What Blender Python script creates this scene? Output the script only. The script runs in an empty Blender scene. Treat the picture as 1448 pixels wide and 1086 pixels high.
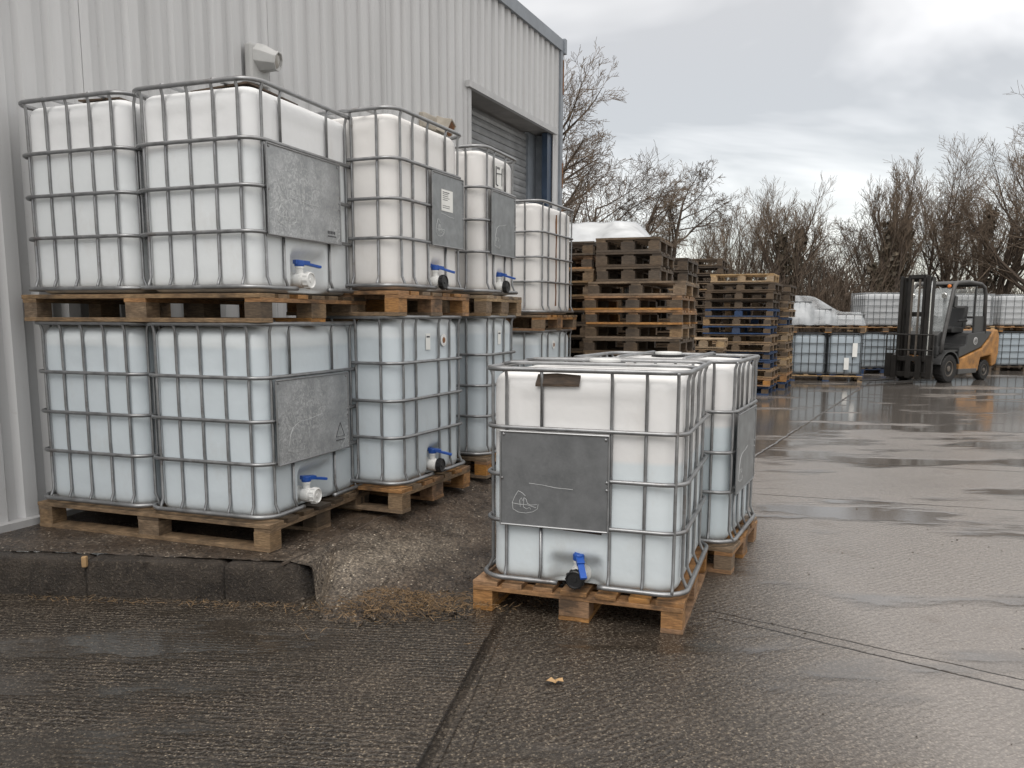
import bpy, bmesh, math, random
from mathutils import Vector, Matrix
random.seed(7)
R = math.radians
S = bpy.context.scene
COL = S.collection

# ------------------------------------------------------------------ camera
cam_d = bpy.data.cameras.new('camera')
cam = bpy.data.objects.new('camera', cam_d)
COL.objects.link(cam)
cam_d.sensor_width = 36.0
cam_d.lens = 1173.99 / 1448 * 36.0
cam_d.shift_y = (610.15 - 543.0) / 1448
cam_d.clip_start = 0.05
cam_d.clip_end = 2000
cam.matrix_world = Matrix.Translation((0, 0, 1.3964)) @ Matrix.Rotation(R(90 - 7.918), 4, 'X') @ Matrix.Rotation(R(0.177), 4, 'Z')
S.camera = cam

# ------------------------------------------------------------------ world
SUN_EL, SUN_AZ = R(52), R(200)      # azimuth measured clockwise from +Y
w = bpy.data.worlds.new('World')
S.world = w
w.use_nodes = True
nt = w.node_tree
nt.nodes.clear()
def wn(t, **k):
    n = nt.nodes.new(t)
    for a, b in k.items(): setattr(n, a, b)
    return n
out = wn('ShaderNodeOutputWorld')
sky = wn('ShaderNodeTexSky', sky_type='NISHITA', sun_disc=False, sun_elevation=SUN_EL, sun_rotation=SUN_AZ)
bg1 = wn('ShaderNodeBackground'); bg1.inputs['Strength'].default_value = 0.05
nt.links.new(sky.outputs[0], bg1.inputs[0])
tc = wn('ShaderNodeTexCoord')
sep = wn('ShaderNodeSeparateXYZ'); nt.links.new(tc.outputs['Generated'], sep.inputs[0])
def wm(op, a, b=None, c=None):
    n = wn('ShaderNodeMath', operation=op)
    for i, v in enumerate((a, b, c)):
        if v is None: continue
        if isinstance(v, (int, float)): n.inputs[i].default_value = v
        else: nt.links.new(v, n.inputs[i])
    return n.outputs[0]
den = wm('ADD', wm('MAXIMUM', sep.outputs[2], 0.0), 0.16)
cmb = wn('ShaderNodeCombineXYZ')
cx, cy = wm('DIVIDE', sep.outputs[0], den), wm('DIVIDE', sep.outputs[1], den)
rx = wm('ADD', wm('MULTIPLY', cx, 0.80), wm('MULTIPLY', cy, 0.60))
ry = wm('ADD', wm('MULTIPLY', cy, 0.80), wm('MULTIPLY', cx, -0.60))
nt.links.new(wm('MULTIPLY', rx, 0.7), cmb.inputs[0]); nt.links.new(ry, cmb.inputs[1])
nz = wn('ShaderNodeTexNoise'); nz.inputs['Scale'].default_value = 0.9
nz.inputs['Detail'].default_value = 5; nz.inputs['Roughness'].default_value = 0.56; nz.inputs['Distortion'].default_value = 0.5
nt.links.new(cmb.outputs[0], nz.inputs['Vector'])
cr = wn('ShaderNodeValToRGB')
cr.color_ramp.elements[0].position = 0.40; cr.color_ramp.elements[0].color = (0.585, 0.550, 0.495, 1)
cr.color_ramp.elements[1].position = 0.59; cr.color_ramp.elements[1].color = (1.04, 0.988, 0.918, 1)
nt.links.new(nz.outputs[0], cr.inputs[0])
bg2 = wn('ShaderNodeBackground')
nt.links.new(cr.outputs[0], bg2.inputs[0])
# CIE-like overcast gradient: brighter overhead than at the horizon
zc = wm('MAXIMUM', sep.outputs[2], 0.0)
gain = wm('ADD', wm('MULTIPLY', wm('POWER', zc, 2.0), 1.75), 0.80)
nt.links.new(gain, bg2.inputs['Strength'])
add = wn('ShaderNodeAddShader')
nt.links.new(bg1.outputs[0], add.inputs[0]); nt.links.new(bg2.outputs[0], add.inputs[1])
nt.links.new(add.outputs[0], out.inputs[0])

# ------------------------------------------------------------------ sun (veiled by cloud)
sd = bpy.data.lights.new('sun', 'SUN'); sd.energy = 1.3; sd.angle = R(35); sd.color = (1, 0.97, 0.93)
sun = bpy.data.objects.new('sun', sd); COL.objects.link(sun)
sdir = Vector((math.sin(SUN_AZ) * math.cos(SUN_EL), math.cos(SUN_AZ) * math.cos(SUN_EL), math.sin(SUN_EL)))
sun.rotation_euler = sdir.to_track_quat('Z', 'Y').to_euler()
S.view_settings.view_transform = 'Standard'
S.view_settings.look = 'None'
S.view_settings.gamma = 1
S.view_settings.exposure = 0.0
S.cycles.max_bounces = 5
S.cycles.diffuse_bounces = 3
S.cycles.glossy_bounces = 3
S.cycles.transparent_max_bounces = 8
S.cycles.use_denoising = True

# ------------------------------------------------------------------ materials
class NB:
    """small node-material builder"""
    def __init__(s, name):
        s.m = bpy.data.materials.new(name); s.m.use_nodes = True
        s.t = s.m.node_tree; s.b = s.t.nodes['Principled BSDF']
        s.tc = s.t.nodes.new('ShaderNodeTexCoord')
    def n(s, t, **k):
        x = s.t.nodes.new(t)
        for a, b in k.items(): setattr(x, a, b)
        return x
    def put(s, sock, v):
        if isinstance(v, (int, float)): sock.default_value = v
        elif isinstance(v, (tuple, list)): sock.default_value = tuple(v) + ((1,) if len(v) == 3 and sock.type == 'RGBA' else ())
        else: s.t.links.new(v, sock)
    def math(s, op, a, b=None, c=None, clamp=False):
        x = s.n('ShaderNodeMath', operation=op); x.use_clamp = clamp
        for i, v in enumerate((a, b, c)):
            if v is not None: s.put(x.inputs[i], v)
        return x.outputs[0]
    def noise(s, scale, detail=4, rough=0.55, vec=None, dist=0.0, stretch=None, out=0):
        x = s.n('ShaderNodeTexNoise')
        x.inputs['Scale'].default_value = scale; x.inputs['Detail'].default_value = detail
        x.inputs['Roughness'].default_value = rough; x.inputs['Distortion'].default_value = dist
        v = vec or s.tc.outputs['Object']
        if stretch:
            mp = s.n('ShaderNodeMapping'); s.put(mp.inputs['Scale'], stretch[:3])
            if len(stretch) > 3: mp.inputs['Rotation'].default_value = (0, 0, stretch[3])
            s.t.links.new(v, mp.inputs['Vector']); v = mp.outputs[0]
        s.t.links.new(v, x.inputs['Vector'])
        return x.outputs[out]
    def ramp(s, f, *stops):
        x = s.n('ShaderNodeValToRGB'); e = x.color_ramp.elements
        while len(e) < len(stops): e.new(0.5)
        for i, (p, c) in enumerate(stops):
            e[i].position = p
            e[i].color = (c, c, c, 1) if isinstance(c, (int, float)) else tuple(c) + (1,)
        s.put(x.inputs[0], f); return x.outputs[0]
    def mix(s, f, a, b, mode='MIX'):
        x = s.n('ShaderNodeMix', data_type='RGBA', blend_type=mode)
        s.put(x.inputs[0], f); s.put(x.inputs[6], a); s.put(x.inputs[7], b); return x.outputs[2]
    def bump(s, h, strength=0.3, dist=0.01):
        x = s.n('ShaderNodeBump'); x.inputs['Strength'].default_value = strength; x.inputs['Distance'].default_value = dist
        s.put(x.inputs['Height'], h)
        s.t.links.new(x.outputs[0], s.b.inputs['Normal']); return x
    def done(s, base=None, rough=None, metal=None, **kw):
        if base is not None: s.put(s.b.inputs['Base Color'], base)
        if rough is not None: s.put(s.b.inputs['Roughness'], rough)
        if metal is not None: s.put(s.b.inputs['Metallic'], metal)
        for k, v in kw.items(): s.put(s.b.inputs[k.replace('_', ' ')], v)
        return s.m

def plain(name, c, rough=0.5, metal=0.0, var=0.25, scale=6, bump=0.0):
    b = NB(name); n = b.noise(scale, 5, 0.6)
    lo = tuple(x * (1 - var) for x in c); hi = tuple(min(1, x * (1 + var)) for x in c)
    if bump: b.bump(b.noise(scale * 8, 3), bump, 0.004)
    return b.done(b.ramp(n, (0.3, lo), (0.7, hi)), b.ramp(n, (0.3, rough * 0.85), (0.7, min(1, rough * 1.15))), metal)

def wood(name, c1, c2, dark=0.5):
    b = NB(name)
    g = b.n('ShaderNodeNewGeometry'); oi = b.n('ShaderNodeObjectInfo')
    n1 = b.noise(9, 5, 0.65, stretch=(1, 1, 3.5))
    n2 = b.noise(60, 4, 0.6, stretch=(0.35, 0.35, 2.5))
    col = b.mix(b.ramp(n1, (0.32, 0.0), (0.7, 1.0)), c1, c2)
    col = b.mix(b.math('MULTIPLY', b.ramp(n2, (0.4, 1.0), (0.62, 0.0)), 0.65), col, tuple(x * 0.30 for x in c1))
    rnd = b.math('ADD', b.math('MULTIPLY', g.outputs['Random Per Island'], 0.6), b.math('MULTIPLY', oi.outputs['Random'], 0.4))
    f = b.math('ADD', b.math('MULTIPLY', rnd, 0.75), 0.62)
    v = b.n('ShaderNodeHueSaturation'); b.put(v.inputs['Value'], f); b.put(v.inputs['Color'], col)
    b.put(v.inputs['Saturation'], b.math('ADD', b.math('MULTIPLY', oi.outputs['Random'], 0.3), 0.8))
    st = b.noise(3.5, 6, 0.7)
    col = b.mix(b.math('MULTIPLY', b.ramp(st, (0.50, 0.0), (0.66, 1.0)), dark), v.outputs[0], (0.028, 0.022, 0.017))
    b.bump(n2, 0.5, 0.003)
    return b.done(col, 0.62, Specular_IOR_Level=0.4)

def galv(name, c, rough, stain=0.0, streak=False):
    b = NB(name); n = b.noise(14, 5, 0.6); n2 = b.noise(90, 3, 0.6)
    col = b.ramp(n, (0.3, tuple(x * 0.72 for x in c)), (0.7, tuple(x * 1.15 for x in c)))
    if stain:
        r = b.noise(5, 7, 0.75)
        col = b.mix(b.math('MULTIPLY', b.ramp(r, (0.56, 0.0), (0.70, 1.0)), stain), col, (0.10, 0.065, 0.045))
    b.bump(n2, 0.15, 0.002)
    return b.done(col, b.ramp(n, (0.3, rough * 0.8), (0.7, rough * 1.2)), 0.75)

def tank_mat(name, level, top, low):
    b = NB(name)
    sp = b.n('ShaderNodeSeparateXYZ'); b.put(sp.inputs[0], b.tc.outputs['Object'])
    n = b.noise(1.6, 4, 0.5)
    z = b.math('ADD', sp.outputs[2], b.math('MULTIPLY', b.math('SUBTRACT', n, 0.5), 0.012))
    f = b.math('MULTIPLY', b.math('SUBTRACT', level, z), 45, clamp=True)
    oi = b.n('ShaderNodeObjectInfo')
    col = b.mix(f, top, low)
    dirt = b.noise(4.5, 7, 0.72, stretch=(1, 1, 0.5))
    # grime that has run down to the foot of the bottle
    foot = b.math('MULTIPLY', b.math('SUBTRACT', 0.10, sp.outputs[2]), 9, clamp=True)
    g = b.math('ADD', b.math('MULTIPLY', b.ramp(dirt, (0.56, 0.0), (0.78, 1.0)), 0.20), b.math('MULTIPLY', b.math('MULTIPLY', foot, dirt), 0.5))
    col = b.mix(g, col, (0.33, 0.26, 0.18))
    fine = b.noise(38, 3, 0.6)
    b.bump(b.math('ADD', b.noise(5.5, 3, 0.5), b.math('MULTIPLY', fine, 0.06)), 0.35, 0.02)
    return b.done(col, b.ramp(dirt, (0.3, 0.30), (0.7, 0.44)), 0.0, Specular_IOR_Level=0.4)

WHITE = (0.84, 0.85, 0.86)
M = dict(
    tank_up=tank_mat('tank_white', 0.72, (0.76, 0.768, 0.772), (0.70, 0.728, 0.738)),
    tank_low=tank_mat('tank_filled', 0.90, (0.66, 0.70, 0.715), (0.565, 0.622, 0.655)),
    tank_warm=tank_mat('tank_cream', 0.0, (0.715, 0.70, 0.68), (0.8, 0.8, 0.8)),
    tank_half=tank_mat('tank_part_filled', 0.615, (0.72, 0.715, 0.705), (0.625, 0.678, 0.70)),
    tank_half2=tank_mat('tank_part_filled_high', 0.665, (0.72, 0.715, 0.705), (0.56, 0.625, 0.655)),
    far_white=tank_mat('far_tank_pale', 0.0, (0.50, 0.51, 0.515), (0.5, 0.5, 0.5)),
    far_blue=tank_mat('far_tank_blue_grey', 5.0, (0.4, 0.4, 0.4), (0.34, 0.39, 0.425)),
    galv=galv('galvanised_tube', (0.29, 0.293, 0.297), 0.36, 0.6),
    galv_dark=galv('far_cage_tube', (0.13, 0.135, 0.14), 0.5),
    plate=galv('galvanised_plate', (0.30, 0.31, 0.315), 0.5, 0.15),
    scratch=plain('scratched_bare_metal', (0.62, 0.63, 0.63), 0.45, 0.3),
    blue=plain('blue_plastic', (0.015, 0.075, 0.33), 0.35),
    black=plain('black_plastic', (0.012, 0.012, 0.013), 0.4),
    white=plain('white_plastic', (0.72, 0.72, 0.70), 0.4, var=0.08),
    paper=plain('paper', (0.75, 0.75, 0.72), 0.7, var=0.08),
    ink=plain('ink', (0.06, 0.06, 0.065), 0.7),
    wood_orange=wood('wood_fresh', (0.50, 0.265, 0.10), (0.33, 0.155, 0.055), 0.75),
    wood_brown=wood('wood_weathered', (0.36, 0.245, 0.14), (0.19, 0.118, 0.062), 0.65),
    wood_grey=wood('wood_grey', (0.165, 0.118, 0.076), (0.072, 0.049, 0.031), 0.55),
    wood_dark=wood('wood_dark', (0.125, 0.087, 0.055), (0.056, 0.038, 0.024), 0.5),
    wood_pale=wood('wood_pale', (0.52, 0.37, 0.21), (0.36, 0.23, 0.115), 0.4),
    wood_blue=wood('wood_blue', (0.035, 0.075, 0.17), (0.02, 0.045, 0.11), 0.65),
    card=wood('wet_card', (0.10, 0.065, 0.04), (0.05, 0.035, 0.024), 0.4),
)

def m_plate(name, amount, k=1.0):
    b = NB(name)
    n = b.noise(9, 6, 0.65); n2 = b.noise(30, 6, 0.78, dist=1.8); n3 = b.noise(2.2, 3, 0.5)
    col = b.ramp(n, (0.3, (0.26 * k, 0.27 * k, 0.275 * k)), (0.7, (0.40 * k, 0.41 * k, 0.42 * k)))
    wear = b.math('MULTIPLY', b.ramp(n2, (0.46, 0.0), (0.60, 1.0)), b.ramp(n3, (0.36, 0.15), (0.58, 1.0)))
    col = b.mix(b.math('MULTIPLY', wear, amount), col, (0.62, 0.63, 0.63))
    b.bump(n2, 0.12, 0.003)
    return b.done(col, b.ramp(n2, (0.3, 0.42), (0.7, 0.62)), 0.45)
M['plate_worn'] = m_plate('worn_plate', 0.9)
M['plate_clean'] = m_plate('grey_plate', 0.05, 0.5)

def m_ground():
    b = NB('wet_concrete')
    P = b.tc.outputs['Object']
    sp = b.n('ShaderNodeSeparateXYZ'); b.put(sp.inputs[0], P)
    X, Y = sp.outputs[0], sp.outputs[1]
    mid = b.noise(3.2, 4, 0.68)
    fine = b.noise(55, 3, 0.75)
    grit = b.noise(210, 1, 0.6)
    vor = b.n('ShaderNodeTexVoronoi'); vor.inputs['Scale'].default_value = 95; b.put(vor.inputs['Vector'], P)
    # tamped lines left by the screed: across the left slab, slantwise on the right one
    side = b.math('MULTIPLY', b.math('ADD', b.math('SUBTRACT', X, b.math('MULTIPLY', Y, 0.176)), 0.72), 25, clamp=True)
    m1 = b.n('ShaderNodeMapping'); m1.inputs['Rotation'].default_value = (0, 0, R(4)); b.put(m1.inputs['Vector'], P)
    m2 = b.n('ShaderNodeMapping'); m2.inputs['Rotation'].default_value = (0, 0, R(-33)); m2.inputs['Scale'].default_value = (0.9, 0.9, 0.9); b.put(m2.inputs['Vector'], P)
    rv = b.mix(side, m1.outputs[0], m2.outputs[0])
    wv = b.n('ShaderNodeTexWave', wave_type='BANDS', bands_direction='Y', wave_profile='SIN')
    wv.inputs['Scale'].default_value = 10.5; wv.inputs['Distortion'].default_value = 7.5; wv.inputs['Detail'].default_value = 2.5
    wv.inputs['Detail Scale'].default_value = 2.2; wv.inputs['Detail Roughness'].default_value = 0.8
    b.put(wv.inputs['Vector'], rv); brush = wv.outputs[1]
    bmod = b.ramp(b.noise(1.1, 2, 0.6), (0.34, 0.25), (0.58, 1.0))
    bmod = b.math('MULTIPLY', bmod, b.math('SUBTRACT', 1.0, b.math('MULTIPLY', side, 0.45)))
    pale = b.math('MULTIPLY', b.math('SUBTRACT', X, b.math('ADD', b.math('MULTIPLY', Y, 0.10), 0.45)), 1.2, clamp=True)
    # concrete colour and painted sheen
    base = b.ramp(mid, (0.28, (0.031, 0.024, 0.018)), (0.55, (0.064, 0.050, 0.039)), (0.78, (0.125, 0.100, 0.078)))
    base = b.mix(b.math('MULTIPLY', b.ramp(fine, (0.46, 0.0), (0.66, 1.0)), 0.55), base, (0.20, 0.175, 0.14))
    base = b.mix(b.math('MULTIPLY', b.math('MULTIPLY', b.ramp(brush, (0.15, 1.0), (0.5, 0.0)), bmod), 0.8), base, (0.016, 0.013, 0.010))
    base = b.mix(b.math('MULTIPLY', b.ramp(grit, (0.58, 0.0), (0.70, 1.0)), 0.5), base, (0.24, 0.21, 0.17))
    base = b.mix(b.math('MULTIPLY', pale, 0.74), base, (0.30, 0.277, 0.258))  # sky sheen of the wet right side, painted into the base colour
    rust = b.noise(1.3, 3, 0.6)
    base = b.mix(b.math('MULTIPLY', b.ramp(rust, (0.60, 0.0), (0.74, 1.0)), 0.35), base, (0.085, 0.052, 0.028))
    sc_ = b.n('ShaderNodeSeparateColor'); b.put(sc_.inputs[0], vor.outputs['Color'])
    stone = b.math('MULTIPLY', b.ramp(vor.outputs['Distance'], (0.22, 1.0), (0.36, 0.0)), b.ramp(sc_.outputs[0], (0.70, 0.0), (0.78, 1.0)))
    base = b.mix(b.math('MULTIPLY', stone, b.math('SUBTRACT', 0.50, b.math('MULTIPLY', pale, 0.45))), base, b.mix(sc_.outputs[1], (0.40, 0.33, 0.24), (0.24, 0.21, 0.18)))
    speck = b.math('ADD', b.math('MULTIPLY', fine, 0.65), b.math('MULTIPLY', b.math('SUBTRACT', 0.75, vor.outputs['Distance']), 0.40))
    sp_ = b.ramp(speck, (0.38, (0.45, 0.43, 0.41)), (0.52, (0.92, 0.90, 0.87)), (0.66, (1.65, 1.58, 1.46)))
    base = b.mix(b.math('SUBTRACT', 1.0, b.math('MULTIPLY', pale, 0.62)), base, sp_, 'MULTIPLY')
    # joints between the slabs
    def line(p, q, wdt, wob=0.02):
        (x0, y0), (x1, y1) = p, q
        L = math.hypot(x1 - x0, y1 - y0); a, c = -(y1 - y0) / L, (x1 - x0) / L
        d = b.math('ADD', b.math('ADD', b.math('MULTIPLY', X, a), b.math('MULTIPLY', Y, c)), -(a * x0 + c * y0))
        d = b.math('ADD', d, b.math('MULTIPLY', b.math('SUBTRACT', mid, 0.5), wob))
        d = b.math('SUBTRACT', 1.0, b.math('DIVIDE', b.math('ABSOLUTE', d), wdt), clamp=True)
        tt = b.math('ADD', b.math('ADD', b.math('MULTIPLY', X, (x1 - x0) / L), b.math('MULTIPLY', Y, (y1 - y0) / L)), -((x1 - x0) * x0 + (y1 - y0) * y0) / L)
        lim = b.math('MULTIPLY', b.math('MULTIPLY', tt, 30, clamp=True), b.math('MULTIPLY', b.math('SUBTRACT', L, tt), 30, clamp=True))
        return b.math('MULTIPLY', d, lim)
    js = [line((-0.40, 1.8), (-0.103, 3.493), 0.009, 0.010), b.math('MULTIPLY', line((-0.335, 1.8), (-0.05, 3.47), 0.007, 0.03), 0.35), b.math('MULTIPLY', line((-0.25, 1.8), (0.02, 3.42), 0.007, 0.04), 0.25),
          line((0.95, 3.745), (3.4, 1.86), 0.010, 0.03), line((0.93, 3.84), (3.4, 2.05), 0.006, 0.05),
          b.math('MULTIPLY', line((1.9, 7.25), (8.0, 18.4), 0.020, 0.10), 0.4), line((2.3, 8.25), (11.0, 5.35), 0.016, 0.04),
          line((1.7, 6.55), (10.0, 4.0), 0.012, 0.08), line((5.9, 14.6), (22, 9.3), 0.03)]
    j = js[0]
    for k in js[1:]: j = b.math('MAXIMUM', j, k)
    jm = b.math('MULTIPLY', j, 2.2, clamp=True)
    base = b.mix(b.math('MULTIPLY', jm, 0.7), base, (0.016, 0.013, 0.011))
    # water lying on the slab: pools in the far yard, a damp film nearer
    far = b.math('MULTIPLY', b.math('SUBTRACT', Y, 6.5), 0.16, clamp=True)
    pool_n = b.noise(1.0, 4, 0.6, stretch=(0.45, 1.15, 1, R(14)))
    pool = b.ramp(b.math('ADD', pool_n, b.math('MULTIPLY', far, 0.17)), (0.53, 0.0), (0.60, 1.0))
    film = b.ramp(b.noise(0.9, 2, 0.55), (0.35, 0.0), (0.65, 1.0))
    rough = b.mix(film, (0.32,) * 3, (0.13,) * 3)
    rough = b.mix(b.math('MULTIPLY', b.ramp(fine, (0.4, 0.0), (0.7, 1.0)), 0.45), rough, (0.52,) * 3)
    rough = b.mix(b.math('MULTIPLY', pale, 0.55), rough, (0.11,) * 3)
    rough = b.mix(pool, rough, (0.03,) * 3)
    base = b.mix(b.math('MULTIPLY', pool, 0.55), base, (0.030, 0.026, 0.022))
    h = b.math('ADD', b.math('MULTIPLY', b.math('MULTIPLY', brush, bmod), 0.42), b.math('ADD', b.math('MULTIPLY', fine, 0.5), b.math('MULTIPLY', grit, 0.22)))
    h = b.math('ADD', h, b.math('MULTIPLY', mid, 0.6))
    h = b.math('MULTIPLY', h, b.math('SUBTRACT', 1.0, b.math('MULTIPLY', pool, 0.94)))
    h = b.math('MULTIPLY', h, b.math('SUBTRACT', 1.0, b.math('MULTIPLY', pale, 0.45)))
    h = b.math('SUBTRACT', h, b.math('MULTIPLY', j, 1.2))
    b.bump(h, 0.95, 0.012)
    return b.done(base, rough, 0.0, Specular_IOR_Level=0.5)
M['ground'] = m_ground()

def m_foot():
    b = NB('footway_concrete')
    mid = b.noise(4.2, 4, 0.7); fine = b.noise(60, 4, 0.78); big = b.noise(1.3, 2); rag = b.noise(14, 4, 0.75, dist=1.0)
    base = b.ramp(mid, (0.30, (0.030, 0.022, 0.017)), (0.50, (0.070, 0.054, 0.041)), (0.75, (0.13, 0.105, 0.082)))
    spx = b.n('ShaderNodeSeparateXYZ'); b.put(spx.inputs[0], b.tc.outputs['Object'])
    # the scoured, gravelly strip of the ramp: distance from its centre line
    dl = b.math('ABSOLUTE', b.math('ADD', b.math('SUBTRACT', b.math('MULTIPLY', spx.outputs[0], 0.874), b.math('MULTIPLY', spx.outputs[1], 0.486)), 2.70))
    wl = b.math('SUBTRACT', 1.0, b.math('MULTIPLY', dl, 3.4), clamp=True)
    fy = b.math('SUBTRACT', 1.0, b.math('MULTIPLY', b.math('ABSOLUTE', b.math('SUBTRACT', spx.outputs[1], 4.30)), 1.25), clamp=True)
    patch = b.math('MULTIPLY', b.math('MULTIPLY', wl, fy), b.math('ADD', b.math('MULTIPLY', mid, 2.4), 0.2), clamp=True)
    base = b.mix(b.math('MULTIPLY', patch, 0.8), base, (0.20, 0.17, 0.135))
    vor = b.n('ShaderNodeTexVoronoi'); vor.inputs['Scale'].default_value = 62; b.put(vor.inputs['Vector'], b.tc.outputs['Object'])
    sc_ = b.n('ShaderNodeSeparateColor'); b.put(sc_.inputs[0], vor.outputs['Color'])
    chips = b.math('MULTIPLY', b.ramp(vor.outputs['Distance'], (0.25, 1.0), (0.42, 0.0)), b.ramp(b.math('ADD', sc_.outputs[0], b.math('MULTIPLY', patch, 0.35)), (0.80, 0.0), (0.88, 1.0)))
    base = b.mix(b.math('MULTIPLY', chips, 0.8), base, (0.46, 0.41, 0.34))
    base = b.mix(1.0, base, b.ramp(fine, (0.38, (0.35, 0.33, 0.31)), (0.50, (0.9, 0.88, 0.86)), (0.62, (1.9, 1.85, 1.75))), 'MULTIPLY')
    base = b.mix(b.math('MULTIPLY', b.ramp(rag, (0.36, 1.0), (0.48, 0.0)), 0.5), base, (0.022, 0.017, 0.013))
    base = b.mix(b.math('MULTIPLY', b.ramp(big, (0.5, 0.0), (0.65, 1.0)), 0.35), base, (0.09, 0.055, 0.03))
    crack = b.ramp(b.noise(5.5, 5, 0.6, dist=0.4), (0.485, 0.0), (0.50, 1.0), (0.515, 0.0))
    base = b.mix(b.math('MULTIPLY', crack, 0.55), base, (0.02, 0.015, 0.011))
    b.bump(b.math('ADD', b.math('MULTIPLY', rag, 0.5), b.math('SUBTRACT', b.math('ADD', b.math('MULTIPLY', fine, 1.2), b.math('MULTIPLY', mid, 0.6)), b.math('SUBTRACT', b.math('MULTIPLY', crack, 0.5), b.math('MULTIPLY', chips, 0.5)))), 1.0, 0.009)
    return b.done(base, b.ramp(mid, (0.3, 0.22), (0.7, 0.55)), 0.0)
M['foot'] = m_foot()

def m_kerb():
    b = NB('kerb_stone')
    mid = b.noise(7, 7, 0.7); fine = b.noise(70, 5, 0.75)
    base = b.ramp(mid, (0.3, (0.016, 0.012, 0.010)), (0.7, (0.085, 0.068, 0.053)))
    base = b.mix(b.math('MULTIPLY', b.ramp(fine, (0.54, 0.0), (0.66, 1.0)), 0.7), base, (0.22, 0.18, 0.135))
    b.bump(b.math('ADD', mid, b.math('MULTIPLY', fine, 1.5)), 1.0, 0.018)
    return b.done(base, b.ramp(mid, (0.3, 0.25), (0.7, 0.5)))
M['kerb'] = m_kerb()

def m_clad():
    b = NB('grey_cladding')
    st = b.noise(1.0, 6, 0.6, stretch=(6, 6, 0.35)); sp = b.noise(30, 4, 0.7); big = b.noise(0.5, 3)
    base = b.ramp(st, (0.3, (0.455, 0.456, 0.457)), (0.7, (0.562, 0.564, 0.566)))
    base = b.mix(b.math('MULTIPLY', b.ramp(sp, (0.62, 0.0), (0.76, 1.0)), 0.25), base, (0.27, 0.24, 0.20))
    base = b.mix(b.math('MULTIPLY', b.ramp(big, (0.4, 0.0), (0.65, 1.0)), 0.15), base, (0.36, 0.35, 0.33))
    return b.done(base, 0.42, 0.0)
M['clad'] = m_clad()
M['trim'] = plain('blue_grey_trim', (0.20, 0.22, 0.245), 0.45, var=0.2)
M['trim_blue'] = plain('dark_blue_post', (0.03, 0.05, 0.085), 0.4)
M['trim_pale'] = plain('pale_trim', (0.42, 0.42, 0.42), 0.45, var=0.12)
M['rust'] = plain('rust', (0.17, 0.075, 0.03), 0.8, var=0.5, scale=14)
M['soffit'] = plain('soffit', (0.22, 0.21, 0.20), 0.6)
M['shutter'] = plain('shutter_slats', (0.26, 0.265, 0.27), 0.42, 0.3, var=0.2)
M['roof'] = plain('roof_sheet', (0.30, 0.31, 0.32), 0.5)
M['lamp_body'] = plain('grey_lamp_housing', (0.45, 0.45, 0.44), 0.45, var=0.08)
M['lamp_beige'] = plain('beige_lamp_housing', (0.40, 0.36, 0.30), 0.5, var=0.25)
M['lens'] = plain('lamp_lens', (0.34, 0.32, 0.29), 0.15)
M['bark'] = plain('bark', (0.075, 0.056, 0.042), 0.9, var=0.45, scale=7)
M['twig'] = plain('twig', (0.150, 0.112, 0.080), 0.9, var=0.35, scale=3)
M['twig_dark'] = plain('twig_dark', (0.105, 0.077, 0.055), 0.9, var=0.4, scale=3)
M['ivy'] = plain('ivy_leaf', (0.082, 0.066, 0.044), 0.7, var=0.5, scale=5)
M['earth'] = plain('earth', (0.070, 0.052, 0.038), 0.95, var=0.45, scale=1.2)
M['straw'] = plain('straw', (0.165, 0.105, 0.052), 0.8, var=0.75, scale=45)
M['leaf'] = plain('dry_leaf', (0.36, 0.23, 0.11), 0.7)
M['fk_dark'] = plain('forklift_charcoal', (0.030, 0.030, 0.030), 0.42, var=0.3)
M['fk_grey'] = plain('forklift_grey', (0.060, 0.058, 0.056), 0.45, var=0.35)
M['fk_mast'] = plain('forklift_mast_steel', (0.020, 0.018, 0.016), 0.5, 0.2)
M['fk_orange'] = plain('forklift_orange', (0.32, 0.155, 0.045), 0.55, var=0.45)
M['fk_glow'] = plain('amber_lens', (0.55, 0.16, 0.03), 0.25)
M['tyre'] = plain('tyre', (0.014, 0.013, 0.012), 0.75)
M['rim'] = plain('dusty_rim', (0.10, 0.085, 0.07), 0.6)
M['chrome'] = plain('bright_steel', (0.60, 0.60, 0.58), 0.25, 0.8)

def m_film(name, a, c=(0.72, 0.75, 0.77)):
    b = NB(name); n = b.noise(2.6, 3, 0.5, dist=0.6); b.bump(n, 0.08, 0.02)
    al = b.ramp(n, (0.35, a * 0.6), (0.65, min(1, a * 1.5)))
    return b.done(c, 0.18, 0.0, Alpha=al)
M['film'] = m_film('stretch_film', 0.16, (0.6, 0.63, 0.65))
M['drape'] = m_film('draped_film', 0.38, (0.58, 0.61, 0.63))
M['sheet'] = m_film('milky_sheeting', 1.0, (0.60, 0.62, 0.635))

def m_glass():
    b = NB('cab_glass'); n = b.noise(3, 4)
    return b.done((0.55, 0.58, 0.58), 0.06, 0.0, Alpha=b.ramp(n, (0.3, 0.18), (0.7, 0.36)))
M['glass'] = m_glass()

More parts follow.
